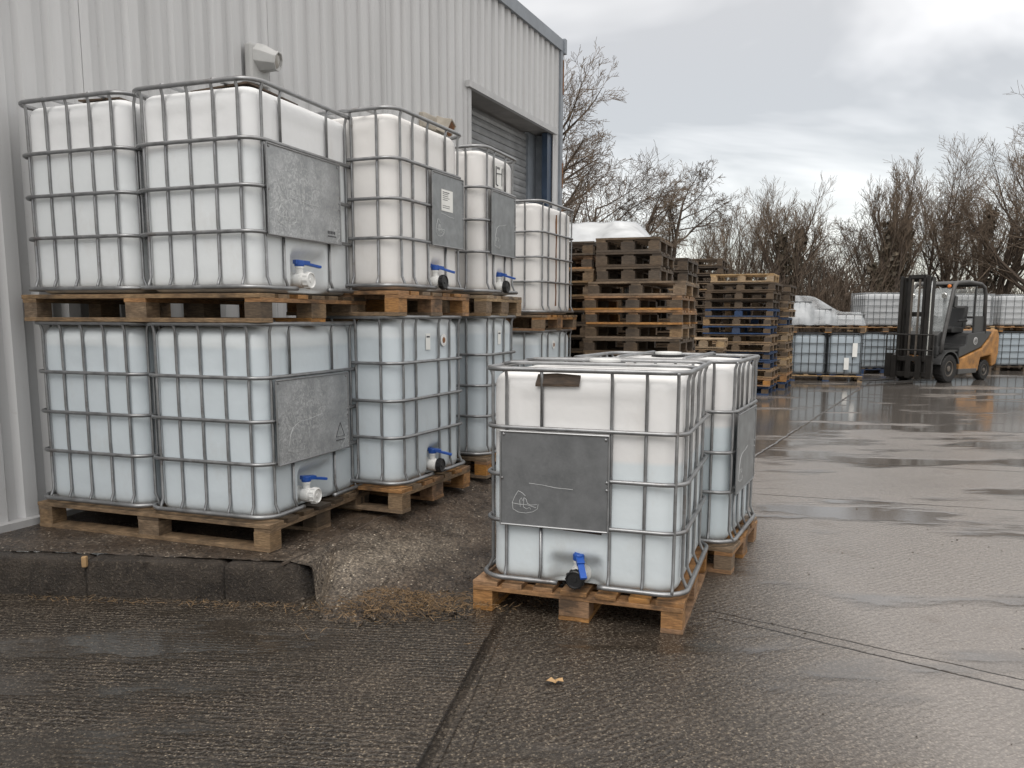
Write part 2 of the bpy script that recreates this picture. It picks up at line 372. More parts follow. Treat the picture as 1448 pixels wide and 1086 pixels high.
# ------------------------------------------------------------------ mesh builder
class MB:
    def __init__(s): s.v = []; s.f = []
    def add(s, vs, fs):
        o = len(s.v); s.v.extend(vs); s.f.extend([tuple(i + o for i in f) for f in fs])
    def box(s, x0, x1, y0, y1, z0, z1, mat=None):
        vs = [Vector(p) for p in ((x0, y0, z0), (x1, y0, z0), (x1, y1, z0), (x0, y1, z0), (x0, y0, z1), (x1, y0, z1), (x1, y1, z1), (x0, y1, z1))]
        if mat: vs = [mat @ v for v in vs]
        s.add([tuple(v) for v in vs], [(0, 3, 2, 1), (4, 5, 6, 7), (0, 1, 5, 4), (1, 2, 6, 5), (2, 3, 7, 6), (3, 0, 4, 7)])
        return s
    def bar(s, a, b, wx, wz, up=(0, 0, 1)):
        a, b = Vector(a), Vector(b); d = (b - a); L = d.length; d.normalize()
        u = Vector(up)
        if abs(d.dot(u)) > 0.98: u = Vector((0, 1, 0))
        sx = d.cross(u).normalized(); sz = sx.cross(d)
        m = Matrix((sx, d, sz)).transposed().to_4x4(); m.translation = a
        return s.box(-wx / 2, wx / 2, 0, L, -wz / 2, wz / 2, m)
    def tube(s, path, r, n=8, closed=False, cap=True):
        P = [Vector(p) for p in path]; N = len(P)
        rs = r if isinstance(r, (list, tuple)) else [r] * N
        T = []
        for i in range(N):
            a = P[i - 1] if (i > 0 or closed) else P[i]
            c = P[(i + 1) % N] if (i < N - 1 or closed) else P[i]
            T.append((c - a).normalized())
        u = T[0].orthogonal().normalized()
        if abs(T[0].z) < 0.9: u = (Vector((0, 0, 1)) - T[0] * T[0].z).normalized()
        vs = []
        for i in range(N):
            u = (u - T[i] * u.dot(T[i])).normalized(); w_ = T[i].cross(u)
            for k in range(n):
                a = 2 * math.pi * (k + 0.5) / n
                vs.append(tuple(P[i] + (u * math.cos(a) + w_ * math.sin(a)) * rs[i]))
        fs = []
        for i in range(N if closed else N - 1):
            i2 = (i + 1) % N
            for k in range(n):
                k2 = (k + 1) % n
                fs.append((i * n + k, i * n + k2, i2 * n + k2, i2 * n + k))
        if cap and not closed:
            fs.append(tuple(range(n - 1, -1, -1))); fs.append(tuple((N - 1) * n + k for k in range(n)))
        s.add(vs, fs); return s
    def lathe(s, prof, n=20, m=None):
        """prof: (r, h) along local z; m places it"""
        vs = []; fs = []
        for r, h in prof:
            for k in range(n):
                a = 2 * math.pi * k / n; v = Vector((r * math.cos(a), r * math.sin(a), h))
                vs.append(tuple(m @ v) if m else tuple(v))
        for i in range(len(prof) - 1):
            for k in range(n):
                k2 = (k + 1) % n; fs.append((i * n + k, i * n + k2, (i + 1) * n + k2, (i + 1) * n + k))
        fs.append(tuple(range(n - 1, -1, -1))); fs.append(tuple((len(prof) - 1) * n + k for k in range(n)))
        s.add(vs, fs); return s
    def prism(s, pts, y0, y1):
        """polygon in xz extruded along y"""
        n = len(pts)
        vs = [(x, y0, z) for x, z in pts] + [(x, y1, z) for x, z in pts]
        fs = [tuple(range(n)), tuple(range(2 * n - 1, n - 1, -1))]
        for i in range(n):
            j = (i + 1) % n; fs.append((i, i + n, j + n, j))
        s.add(vs, fs); return s
    def build(s, name, m, parent=None, smooth=False, bevel=0.0, loc=None, rz=None):
        me = bpy.data.meshes.new(name); me.from_pydata(s.v, [], s.f)
        bm = bmesh.new(); bm.from_mesh(me)
        bmesh.ops.recalc_face_normals(bm, faces=bm.faces)
        if bevel:
            bmesh.ops.bevel(bm, geom=list(bm.edges), offset=bevel, segments=2, profile=0.6, affect='EDGES', clamp_overlap=True)
        bm.to_mesh(me); bm.free()
        if smooth:
            me.polygons.foreach_set('use_smooth', [True] * len(me.polygons))
        me.materials.append(m)
        o = bpy.data.objects.new(name, me); COL.objects.link(o)
        if parent: o.parent = parent
        if loc: o.location = loc
        if rz is not None: o.rotation_euler = (0, 0, rz)
        return o

def tag(o, label=None, cat=None, group=None, kind=None):
    if label: o['label'] = label
    if cat: o['category'] = cat
    if group: o['group'] = group
    if kind: o['kind'] = kind
    return o
def thing(name, label, cat, loc=(0, 0, 0), rz=0.0, group=None):
    o = bpy.data.objects.new(name, None); COL.objects.link(o)
    o.empty_display_size = 0.1
    o.location = loc; o.rotation_euler = (0, 0, rz)
    return tag(o, label, cat, group)
def copy_thing(src, loc, rz, label, group=None):
    r = src.copy(); COL.objects.link(r); r.location = loc; r.rotation_euler = (0, 0, rz)
    r['label'] = label
    if group: r['group'] = group
    for ch in src.children:
        c = ch.copy(); COL.objects.link(c); c.parent = r
        for g in ch.children:
            d = g.copy(); COL.objects.link(d); d.parent = c
    return r
def sstep(a, b, x):
    t = max(0.0, min(1.0, (x - a) / (b - a))); return t * t * (3 - 2 * t)

# ================================================================== SETTING
# ---- yard
g = MB()
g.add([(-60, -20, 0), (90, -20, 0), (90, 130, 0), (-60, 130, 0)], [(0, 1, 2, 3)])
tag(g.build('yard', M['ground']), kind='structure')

# ---- footway beside the building, with the broken ramp down to the yard
W0 = Vector((-2.867, 4.529, 0)); WY = 0.42
E1 = Vector((math.sin(WY), math.cos(WY), 0)); WN = Vector((math.cos(WY), -math.sin(WY), 0))
def foot_h(y):
    h = 0.195
    h += 0.04 * sstep(4.6, 5.6, y)
    h -= 0.135 * sstep(6.5, 7.5, y)
    h -= 0.09 * sstep(8.3, 9.6, y)
    return h
def edge_x(y): return -1.105 + 0.361 * (y - 3.909)
def run_w(y): return 0.88
rnd = random.Random(3)
g = MB(); vs = []; fs = []
NU, NV = 190, 240
import mathutils
def nz3(x, y, s, seed=0.0): return mathutils.noise.noise(Vector((x * s, y * s, seed)))
for iv in range(NV + 1):
    v = iv / NV; v = v ** 1.35
    for iu in range(NU + 1):
        u = iu / NU
        y0 = 3.5 + v * 7.6
        xw = W0.x + (y0 - W0.y) * E1.x / E1.y - 0.25
        xf = edge_x(y0) + run_w(y0) + 0.06
        x = xw + (xf - xw) * u
        y = y0
        ymin = 3.927 - 0.079 * (x + 1.118) + 0.045 + 0.05 * sstep(-1.1, -2.2, x)
        ymin += (3.66 - ymin) * sstep(-0.985, -0.87, x)
        if y < ymin: y = ymin
        s_ = (x - edge_x(y)) / run_w(y) + 0.03 * nz3(x, y, 3.1) + 0.03 * nz3(x, y, 11)
        fr = 1 - max(0.0, min(1.0, s_))
        fr *= max(0.0, min(1.0, (y - ymin) / 0.42 + 0.10 * nz3(x, y, 9, 3) + sstep(-0.955, -0.985, x)))
        ramp = sstep(0.0, 0.25, s_) if x > -0.97 else 0.0
        rub = math.exp(-((x + 0.62) / 0.26) ** 2 - ((y - 3.86) / 0.16) ** 2)
        lined = math.exp(-((s_ - 0.80) / 0.10) ** 2)
        z = foot_h(y) * fr - 0.012 * (1 - sstep(0.0, 0.06, fr)) + ramp * sstep(0.02, 0.2, fr) * (0.004 * nz3(x, y, 9) + 0.004 * nz3(x, y, 40) + (rub + 0.5 * lined) * (0.030 * max(0.0, nz3(x, y, 13) + 0.1) + 0.022 * max(0.0, nz3(x, y, 31) - 0.05))) + 0.003 * nz3(x, y, 6)
        vs.append((x, y, z))
for iv in range(NV):
    for iu in range(NU):
        a = iv * (NU + 1) + iu; fs.append((a, a + 1, a + NU + 2, a + NU + 1))
g.add(vs, fs)
tag(g.build('footway', M['foot'], smooth=True), kind='structure')
# a shallow joint between footway slab and ramp
g = MB(); pts = []
for k in range(60):
    y = 3.93 + k * 0.055
    pts.append((edge_x(y) - 0.02 + 0.008 * nz3(y, 0, 7), y, foot_h(y) - 0.004))
g.tube(pts, 0.009, 5)
tag(g.build('slab_joint', M['earth']), kind='structure')

# ---- kerb stones
kb = [(-3.95, -2.79), (-2.782, -2.135), (-2.125, -1.425), (-1.415, -0.955)]
klab = ['wet dark kerb stone at the far left edge, mostly out of frame beside the wall', 'dark kerb stone left of the ochre chip, below the left pallet corner',
        'long dark kerb stone in the middle of the kerb, right of the ochre chip', 'broken-ended dark kerb stone beside the straw and crumbling ramp']
def ktop(x): return 3.927 - 0.079 * (x + 1.118)
for (x0, x1), lab in zip(kb, klab):
    g = MB(); n = max(8, int((x1 - x0) / 0.012)); prof = [(-0.004, 0.0), (-0.002, 0.06), (0.0, 0.12), (0.003, 0.160), (0.012, 0.178), (0.028, 0.185), (0.105, 0.189), (0.118, 0.150), (0.118, -0.02), (0.0, -0.02)]
    vs = []; fs = []
    rr = random.Random(int(x0 * 100)); last = x1 > -1.2
    for i in range(n + 1):
        t = i / n; x = x0 + (x1 - x0) * t
        e = min(t, 1 - t) * (x1 - x0)
        chip = 0.010 * max(0, 1 - e / 0.03)
        if last: chip += 0.05 * sstep(-1.10, -0.955, x)
        for k, (dy, z) in enumerate(prof):
            q = nz3(x * 1.3, z + dy, 9, 5) * 0.004 + nz3(x, z * 3, 30, 2) * 0.006 + max(0.0, nz3(x, z * 2, 14, 8) - 0.25) * 0.03
            zz = z if z <= 0 else z - chip * (z / 0.19) + q * 0.7 - (0.05 * sstep(-1.06, -0.955, x) if last else 0)
            vs.append((x + 0.12 * dy, ktop(x) + dy + (chip * 0.8 + q if k < 7 else 0) + (0.10 * sstep(-1.12, -0.955, x) ** 2 if last and k < 7 else 0), zz))
    m_ = len(prof)
    for i in range(n):
        for k in range(m_):
            k2 = (k + 1) % m_; fs.append((i * m_ + k, i * m_ + k2, (i + 1) * m_ + k2, (i + 1) * m_ + k))
    fs.append(tuple(range(m_))); fs.append(tuple(n * m_ + k for k in range(m_ - 1, -1, -1)))
    g.add(vs, fs)
    tag(g.build('kerb_stone', M['kerb'], smooth=True), lab, 'kerb stone', 'kerb stones along the footway')

# ---- the building
bld = thing('warehouse', 'grey ribbed metal clad warehouse with roller shutter doorway', 'building', (W0.x, W0.y, 0), math.pi / 2 - WY)
# local frame: x along the wall, y into the building (away from the yard), z up
TOP = 5.16; TR, TL = 8.66, -5.0
D0, D1, DZ = 5.83, 8.42, 3.96
PER = 0.1865
def profile(t0, t1):
    """rib profile of the cladding between t0 and t1: list of (t, depth)"""
    pts = [(t0, None)]
    k = math.floor((t0 - 0.30) / PER) - 1
    while True:
        b = 0.30 + k * PER
        for dt, d in ((-0.060, 0.0), (-0.034, 0.034), (0.020, 0.034), (0.046, 0.0)):
            pts.append((b + dt, d))
        if k % 9 == 2:
            pts += [(b + 0.0590, 0.0), (b + 0.0595, 0.012), (b + 0.0635, 0.012), (b + 0.0640, 0.0)]
        if b > t1 + 1: break
        k += 1
    pts = sorted(p for p in pts if p[1] is not None)
    def dep(t):
        for (a, da), (c, dc) in zip(pts, pts[1:]):
            if a <= t <= c: return da + (dc - da) * ((t - a) / (c - a) if c > a else 0)
        return 0
    return [(t0, dep(t0))] + [p for p in pts if t0 < p[0] < t1] + [(t1, dep(t1))]
def cladding(g, t0, t1, z0, z1, flip=None):
    pr = profile(t0, t1); vs = []; fs = []
    for t, d in pr: vs += [(t, d, z0), (t, d, z1)]
    for i in range(len(pr) - 1): fs.append((2 * i, 2 * i + 2, 2 * i + 3, 2 * i + 1))
    if flip: vs = [flip @ Vector(v) for v in vs]; vs = [tuple(v) for v in vs]
    g.add(vs, fs)
g = MB()
cladding(g, TL, D0 - 0.06, 0.235, TOP)
cladding(g, D0 - 0.06, D1, DZ + 0.05, TOP)
cladding(g, D1, TR, 0.0, TOP)
g.build('wall', M['clad'], bld)
g = MB()
cladding(g, 0.0, 9.0, 0.0, TOP, Matrix.Translation((TR, 0, 0)) @ Matrix.Rotation(math.pi / 2, 4, 'Z'))
g.build('wall', M['clad'], bld)
g = MB(); g.add([(TL, 0.02, TOP + 0.02), (TR + 0.03, 0.02, TOP + 0.02), (TR + 0.03, 9, TOP + 1.4), (TL, 9, TOP + 1.4)], [(0, 1, 2, 3)])
g.build('roof', M['roof'], bld)
g = MB(); g.box(TL, TR + 0.06, -0.035, 0.05, TOP - 0.03, TOP + 0.13); g.box(TR + 0.062, TR + 0.14, -0.055, 0.05, TOP - 0.05, TOP + 0.15)
g.build('eave_trim', M['trim'], bld)
g = MB(); g.box(TR - 0.02, TR + 0.075, -0.03, 0.09, 0.0, TOP - 0.03)
ct = g.build('corner_trim', M['trim'], bld)
g = MB(); rr = random.Random(5)
for z0, z1 in ((4.55, 5.02), (3.25, 3.6), (2.75, 2.95)):
    g.box(TR + 0.05, TR + 0.092, -0.034, 0.06, z0, z1)
g.build('rust_patch', M['rust'], bld)
g = MB(); g.box(TL, D0 - 0.07, -0.055, 0.04, 0.17, 0.235)
g.build('base_flashing', M['trim_pale'], bld)
g = MB(); g.box(D0 - 0.075, D0, -0.02, 0.33, 0.0, DZ - 0.02)
g.build('door_jamb', M['trim_pale'], bld)
g = MB(); g.box(D1 - 0.16, D1 + 0.0, 0.02, 0.10, 0.0, DZ - 0.02)
g.build('door_post', M['trim_blue'], bld)
g = MB(); g.box(D1 - 0.02, D1 + 0.04, 0.104, 0.34, 0.0, DZ - 0.02); g.box(D1 - 0.30, D1 - 0.02, 0.25, 0.33, 0.0, DZ - 0.02)
g.build('door_reveal', M['trim'], bld)
g = MB(); g.box(D0 - 0.10, D1 + 0.06, -0.05, 0.005, DZ - 0.015, DZ + 0.055)
g.build('lintel_flashing', M['trim_pale'], bld)
g = MB(); g.box(D0 - 0.06, D1 + 0.04, 0.008, 0.345, DZ - 0.012, DZ + 0.03)
g.build('soffit', M['soffit'], bld)
g = MB(); vs = []; fs = []; n = 0; z = 0.02
while z < DZ - 0.02:
    for dz, d in ((0, 0.0), (0.006, 0.012), (0.045, 0.022), (0.084, 0.012), (0.09, 0.0)):
        if z + dz < DZ - 0.013: vs += [(D0, 0.30 - d, z + dz), (D1 - 0.28, 0.30 - d, z + dz)]
    z += 0.0905
for i in range(len(vs) // 2 - 1): fs.append((2 * i, 2 * i + 1, 2 * i + 3, 2 * i + 2))
g.add(vs, fs); g.build('roller_shutter', M['shutter'], bld)

def on_wall(t, d, z): return W0 + E1 * t + WN * d + Vector((0, 0, z))
# ---- lamps on the wall
fl = thing('floodlight', 'grey square wall floodlight with angled hood above the nearest tank stack', 'wall lamp', on_wall(2.24, 0, 3.27), math.pi / 2 - WY)
g = MB(); g.box(-0.12, 0.12, -0.075, 0.0, -0.19, 0.15); g.build('back_box', M['lamp_body'], fl, bevel=0.018)
g = MB(); mm = Matrix.Translation((0.02, -0.05, 0.05)) @ Vector((0.25, -0.93, -0.20)).to_track_quat('Z', 'Y').to_matrix().to_4x4() @ Matrix.Rotation(R(22.5), 4, 'Z')
g.lathe([(0.125, -0.02), (0.12, 0.05), (0.085, 0.16), (0.088, 0.185), (0.074, 0.186), (0.070, 0.165)], 8, mm); g.build('hood', M['lamp_body'], fl, bevel=0.008)
g = MB(); g.lathe([(0.070, 0.163), (0.05, 0.172), (0.01, 0.175)], 16, mm); g.build('lens', M['lens'], fl)
g = MB(); g.box(-0.06, 0.05, -0.05, -0.004, -0.235, -0.19); g.build('bracket', M['fk_grey'], fl)
fl.scale = (0.84, 0.84, 0.84)
sl = thing('floodlight', 'beige stained wall floodlight left of the shutter doorway', 'wall lamp', on_wall(5.02, 0, 3.36), math.pi / 2 - WY)
g = MB(); g.box(-0.34, 0.10, -0.06, 0.0, -0.06, 0.09); g.build('back_box', M['lamp_beige'], sl, bevel=0.015)
g = MB(); mm = Matrix.Translation((0.0, -0.04, 0.02)) @ Vector((0.10, -0.90, -0.35)).to_track_quat('Z', 'Y').to_matrix().to_4x4() @ Matrix.Rotation(R(30), 4, 'Z')
g.lathe([(0.10, -0.03), (0.10, 0.05), (0.12, 0.14), (0.125, 0.15), (0.105, 0.152), (0.10, 0.14)], 4, mm); g.build('hood', M['lamp_beige'], sl, bevel=0.008)
g = MB(); g.lathe([(0.095, 0.140), (0.09, 0.147)], 4, mm); g.build('lens', M['rust'], sl)

# ================================================================== PALLETS
PH = 0.145
def make_pallet(label, W, D, mats, loc, rz, nb=7, group=None, bevel=0.002, seed=0, detail=True, gapboard=None):
    """W along local x (the end that shows board ends), D along local y"""
    rr = random.Random(seed)
    t = thing('wooden_pallet', label, 'pallet', loc, rz, group)
    mt = lambda: mats[rr.randrange(len(mats))]
    bw = 0.10
    if detail:
        for i in range(3):
            wb = 0.10 if i != 1 else 0.145
            x = (wb / 2) + (W - wb) * i / 2
            g = MB(); g.box(x - wb / 2, x + wb / 2, rr.uniform(0, .01), D - rr.uniform(0, .01), 0, 0.022); g.build('base_board', mt(), t, bevel=bevel)
            for j in range(3):
                db = 0.145 if j == 1 else 0.10
                wb2 = wb - 0.002
                y = db / 2 + (D - db) * j / 2
                jx, jy = rr.uniform(-.004, .004), rr.uniform(0.001, .008) * (1 if j == 0 else -1)
                g = MB(); g.box(x - wb2 / 2 + (max(jx, 0) if i == 0 else min(jx, 0) if i == 2 else jx), x + wb2 / 2 + (jx if i == 1 else 0) - (0.002 if i == 2 else 0), y - db / 2 + max(jy, 0), y + db / 2 + min(jy, 0), 0.022, 0.101)
                g.build('block', mt(), t, bevel=bevel)
        for j in range(3):
            db = 0.145 if j == 1 else 0.10
            y = db / 2 + (D - db) * j / 2
            g = MB(); g.box(rr.uniform(0, .006), W - rr.uniform(0, .006), y - db / 2 + 0.001, y + db / 2 - 0.001, 0.101, 0.122); g.build('stringer_board', mt(), t, bevel=bevel)
        for i in range(nb):
            wb = 0.125 if i in (0, nb - 1, nb // 2) else 0.095
            x = wb / 2 + (W - wb) * i / (nb - 1)
            g = MB(); g.box(x - wb / 2, x + wb / 2, rr.uniform(-.006, .008), D - rr.uniform(-.006, .008), 0.122, 0.144 + rr.uniform(-.001, .001)); g.build('deck_board', mt(), t, bevel=bevel)
    return t

# prototypes for the stacks: a pallet is deck, nine blocks and three base boards
def stack_proto(W, D, m1, m2, seed):
    rr = random.Random(seed)
    t = thing('wooden_pallet', 'pallet', 'pallet')
    g = MB()
    nb = 6
    for i in range(nb):
        wb = 0.11; y = wb / 2 + (D - wb) * i / (nb - 1); g.box(rr.uniform(-.008, .01), W - rr.uniform(-.008, .01), y - wb / 2, y + wb / 2, 0.122, 0.143)
    for i in range(3):
        wb = 0.10; x = wb / 2 + (W - wb) * i / 2; g.box(x - wb / 2, x + wb / 2, rr.uniform(0, .01), D - rr.uniform(0, .01), 0.101, 0.1215)
    g.build('deck', m1, t)
    for j in range(3):
        y = 0.05 + (D - 0.10) * j / 2
        g = MB(); g.box(rr.uniform(-.004, .01), W - rr.uniform(-.004, .01), y - 0.05, y + 0.05, 0.0, 0.021); g.build('base_board', m1, t)
        for i in range(3):
            wb = 0.14 if i == 1 else 0.12; x = wb / 2 + (W - wb) * i / 2
            g = MB(); dx = rr.uniform(0, .008)
            g.box(x - wb / 2 + (dx if i == 0 else 0), x + wb / 2 - (dx if i == 2 else 0), y - 0.049, y + 0.049, 0.0212, 0.1008); g.build('block', m2 if rr.random() < 0.75 else m1, t)
    return t
ORD = ['top', 'second', 'third', 'fourth', 'fifth', 'sixth', 'seventh', 'eighth', 'ninth', 'tenth', 'eleventh', 'twelfth', 'thirteenth', 'fourteenth', 'fifteenth', 'sixteenth', 'seventeenth']
protos = {}
COLW = dict(d='dark', g='grey-brown', o='orange-brown', b='blue painted', p='pale new', n='brown')
MATW = dict(d=('wood_dark', 'wood_grey'), g=('wood_grey', 'wood_dark'), o=('wood_orange', 'wood_grey'), b=('wood_blue', 'wood_grey'), p=('wood_pale', 'wood_pale'), n=('wood_brown', 'wood_grey'))
def get_proto(key, W, D):
    k = (key, round(W, 2), round(D, 2))
    if k not in protos:
        p = stack_proto(W, D, M[MATW[key][0]], M[MATW[key][1]], hash(k) % 1000 if False else sum(map(ord, key)) + int(W * 10))
        protos[k] = [p, False]
    return protos[k]
def stack(corner, yaw, W, D, codes, where, step=0.146, jit=0.02, z0=0.0, seed=1, W2=None, D2=None, first=0):
    """corner: right-front ground corner; codes listed from the top down; W2/D2 list of overrides by index from the top"""
    rr = random.Random(seed); n = len(codes)
    ax = Vector((math.cos(yaw), -math.sin(yaw), 0)); ay = Vector((math.sin(yaw), math.cos(yaw), 0))
    for i in range(n - 1, -1, -1):
        w_, d_ = W, D; off = 0.0
        if W2 and i in W2: w_, d_, off = W2[i]
        p = get_proto(codes[i], w_, d_)
        o = Vector(corner) - ax * (w_ + off) + ax * rr.uniform(-jit, jit) + ay * rr.uniform(-jit, jit)
        o.z = z0 + (n - 1 - i) * step
        rz = -yaw + rr.uniform(-.012, .012)
        lab = '%s %s pallet %s' % (ORD[i + first] if i + first < n + first else '', COLW[codes[i]], where)
        if i == n - 1 and first == 0: lab = 'bottom %s pallet %s' % (COLW[codes[i]], where)
        if not p[1]:
            t = p[0]; t.location = o; t.rotation_euler = (0, 0, rz); t['label'] = lab; t['group'] = 'pallets stacked in the yard'; p[1] = True
        else:
            copy_thing(p[0], o, rz, lab, 'pallets stacked in the yard')

# ================================================================== CAGED TANKS
RZ = [0.030, 0.300, 0.520, 0.742, 1.012]      # heights of the cage rails above the pallet
def rrect(x0, x1, y0, y1, r, n=6):
    pts = []
    for cx_, cy_, a0 in ((x1 - r, y0 + r, -90), (x1 - r, y1 - r, 0), (x0 + r, y1 - r, 90), (x0 + r, y0 + r, 180)):
        for k in range(n + 1):
            a = R(a0 + 90 * k / n); pts.append((cx_ + r * math.cos(a), cy_ + r * math.sin(a)))
    return pts
def shell_mesh(W, D, H, rec, seed, fine=True):
    i_ = 0.027; x0, x1, y0, y1 = i_, W - i_, i_, D - i_
    Rc = 0.10
    nf, ns, nc = (64, 26, 9) if fine else (10, 8, 4)
    P = []
    def side(a, b, nrm, n, tagf):
        for k in range(n):
            t = k / n; P.append((a[0] + (b[0] - a[0]) * t, a[1] + (b[1] - a[1]) * t, nrm[0], nrm[1], t, tagf))
    def corner(c, a0):
        for k in range(nc):
            a = R(a0 + 90 * k / nc); P.append((c[0] + Rc * math.cos(a), c[1] + Rc * math.sin(a), math.cos(a), math.sin(a), -1, 'c'))
    side((x0 + Rc, y0), (x1 - Rc, y0), (0, -1), nf, 'f'); corner((x1 - Rc, y0 + Rc), -90)
    side((x1, y0 + Rc), (x1, y1 - Rc), (1, 0), ns, 'r'); corner((x1 - Rc, y1 - Rc), 0)
    side((x1 - Rc, y1), (x0 + Rc, y1), (0, 1), ns, 'b'); corner((x0 + Rc, y1 - Rc), 90)
    side((x0, y1 - Rc), (x0, y0 + Rc), (-1, 0), ns, 'l'); corner((x0 + Rc, y0 + Rc), 180)
    rb, rt = 0.055, 0.072; z0 = 0.006
    lev = []
    k1, k2, k3 = (6, 44, 8) if fine else (2, 4, 3)
    for k in range(k1): a = R(90 * k / k1); lev.append((z0 + rb * (1 - math.cos(a)), rb * (1 - math.sin(a))))
    for k in range(k2): lev.append((z0 + rb + (H - z0 - rb - rt) * k / k2, 0))
    for k in range(k3 + 1): a = R(90 * k / k3); lev.append((H - rt + rt * math.sin(a), rt * (1 - math.cos(a))))
    vs = []; fs = []; n = len(P)
    for z, ins in lev:
        for x, y, nx, ny, t, f in P:
            d = -ins
            if t >= 0:
                s = math.sin(math.pi * t)
                v = max(0.0, min(1.0, (z - 0.02) / 0.12)) * max(0.0, min(1.0, (H - z - 0.02) / 0.15))
                wv = 1.0
                for q in RZ[1:4]: wv -= 0.45 * math.exp(-((z - q) / 0.035) ** 2)
                d += 0.0035 * (abs(s) ** 0.6) * v * wv
                # moulded shoulder panel
                d -= 0.005 * sstep(0.06, 0.10, min(t, 1 - t)) * sstep(H - 0.10, H - 0.12, z) * sstep(H - 0.27, H - 0.22, z)
            d += 0.004 * nz3(x * 2 + seed, y * 2 + z * 3, 1.5, seed) * (1 if ins == 0 else 0.3)
            px_, py_ = x + nx * d, y + ny * d
            if rec and f == 'f':
                cxr, hw, hh = (rec[0] + rec[1]) / 2, (rec[1] - rec[0]) / 2, rec[2]
                qx = abs(px_ - cxr) - hw + 0.06; qz = z - hh + 0.06
                sd_ = math.hypot(max(qx, 0), max(qz, 0)) + min(max(qx, qz), 0) - 0.06
                py_ += 0.062 * (1 - sstep(-0.085, 0.0, sd_)) * (1 if z > z0 + 0.01 else 0.5)
            vs.append((px_, py_, z))
    L = len(lev)
    for i in range(L - 1):
        for k in range(n):
            k2_ = (k + 1) % n; fs.append((i * n + k, i * n + k2_, (i + 1) * n + k2_, (i + 1) * n + k))
    fs.append(tuple(range(n - 1, -1, -1)))
    base = (L - 1) * n; cxm, cym = W / 2, D / 2
    for j, (sc_, dz) in enumerate(((0.9, 0.004), (0.7, 0.010), (0.4, 0.014), (0.15, 0.015))):
        o = len(vs)
        for k in range(n):
            x, y, z = vs[base + k] if j == 0 else vs[o - n + k]
            x0_, y0_, _ = vs[(L - 1) * n + k]
            vs.append((cxm + (x0_ - cxm) * sc_, cym + (y0_ - cym) * sc_, H + dz))
        pb = base if j == 0 else o - n
        for k in range(n):
            k2_ = (k + 1) % n; fs.append((pb + k, pb + k2_, o + k2_, o + k))
    o = len(vs) - n; fs.append(tuple(o + k for k in range(n)))
    g = MB(); g.add(vs, fs); return g

def engraving(kind):
    """scratched outline on the plates, in plate coordinates 0..1"""
    if kind == 'full':
        arch = [(.24, .32), (.21, .35), (.17, .37), (.14, .31), (.115, .24), (.12, .17), (.17, .14), (.24, .135), (.31, .155), (.355, .19), (.36, .24)]
        inner = [(.19, .20), (.185, .27), (.20, .295), (.215, .265), (.225, .30), (.245, .285), (.26, .24), (.29, .225), (.345, .235)]
        mid = [(.11, .235), (.18, .225), (.26, .225), (.34, .20)]; sq = [(.225, .29), (.22, .20), (.25, .18), (.28, .20), (.29, .18)]
        return [arch, inner, mid, sq, [(.27, .46), (.40, .45), (.52, .43), (.68, .425)]]
    return [[(.60, .52), (.45, .49), (.28, .47), (.20, .42), (.16, .32), (.13, .15), (.33, .12), (.34, .17)], [(.13, .15), (.20, .12), (.30, .11)],
            [(.19, .22), (.19, .28), (.24, .27)], [(.25, .25), (.28, .22), (.30, .26), (.27, .28)]]

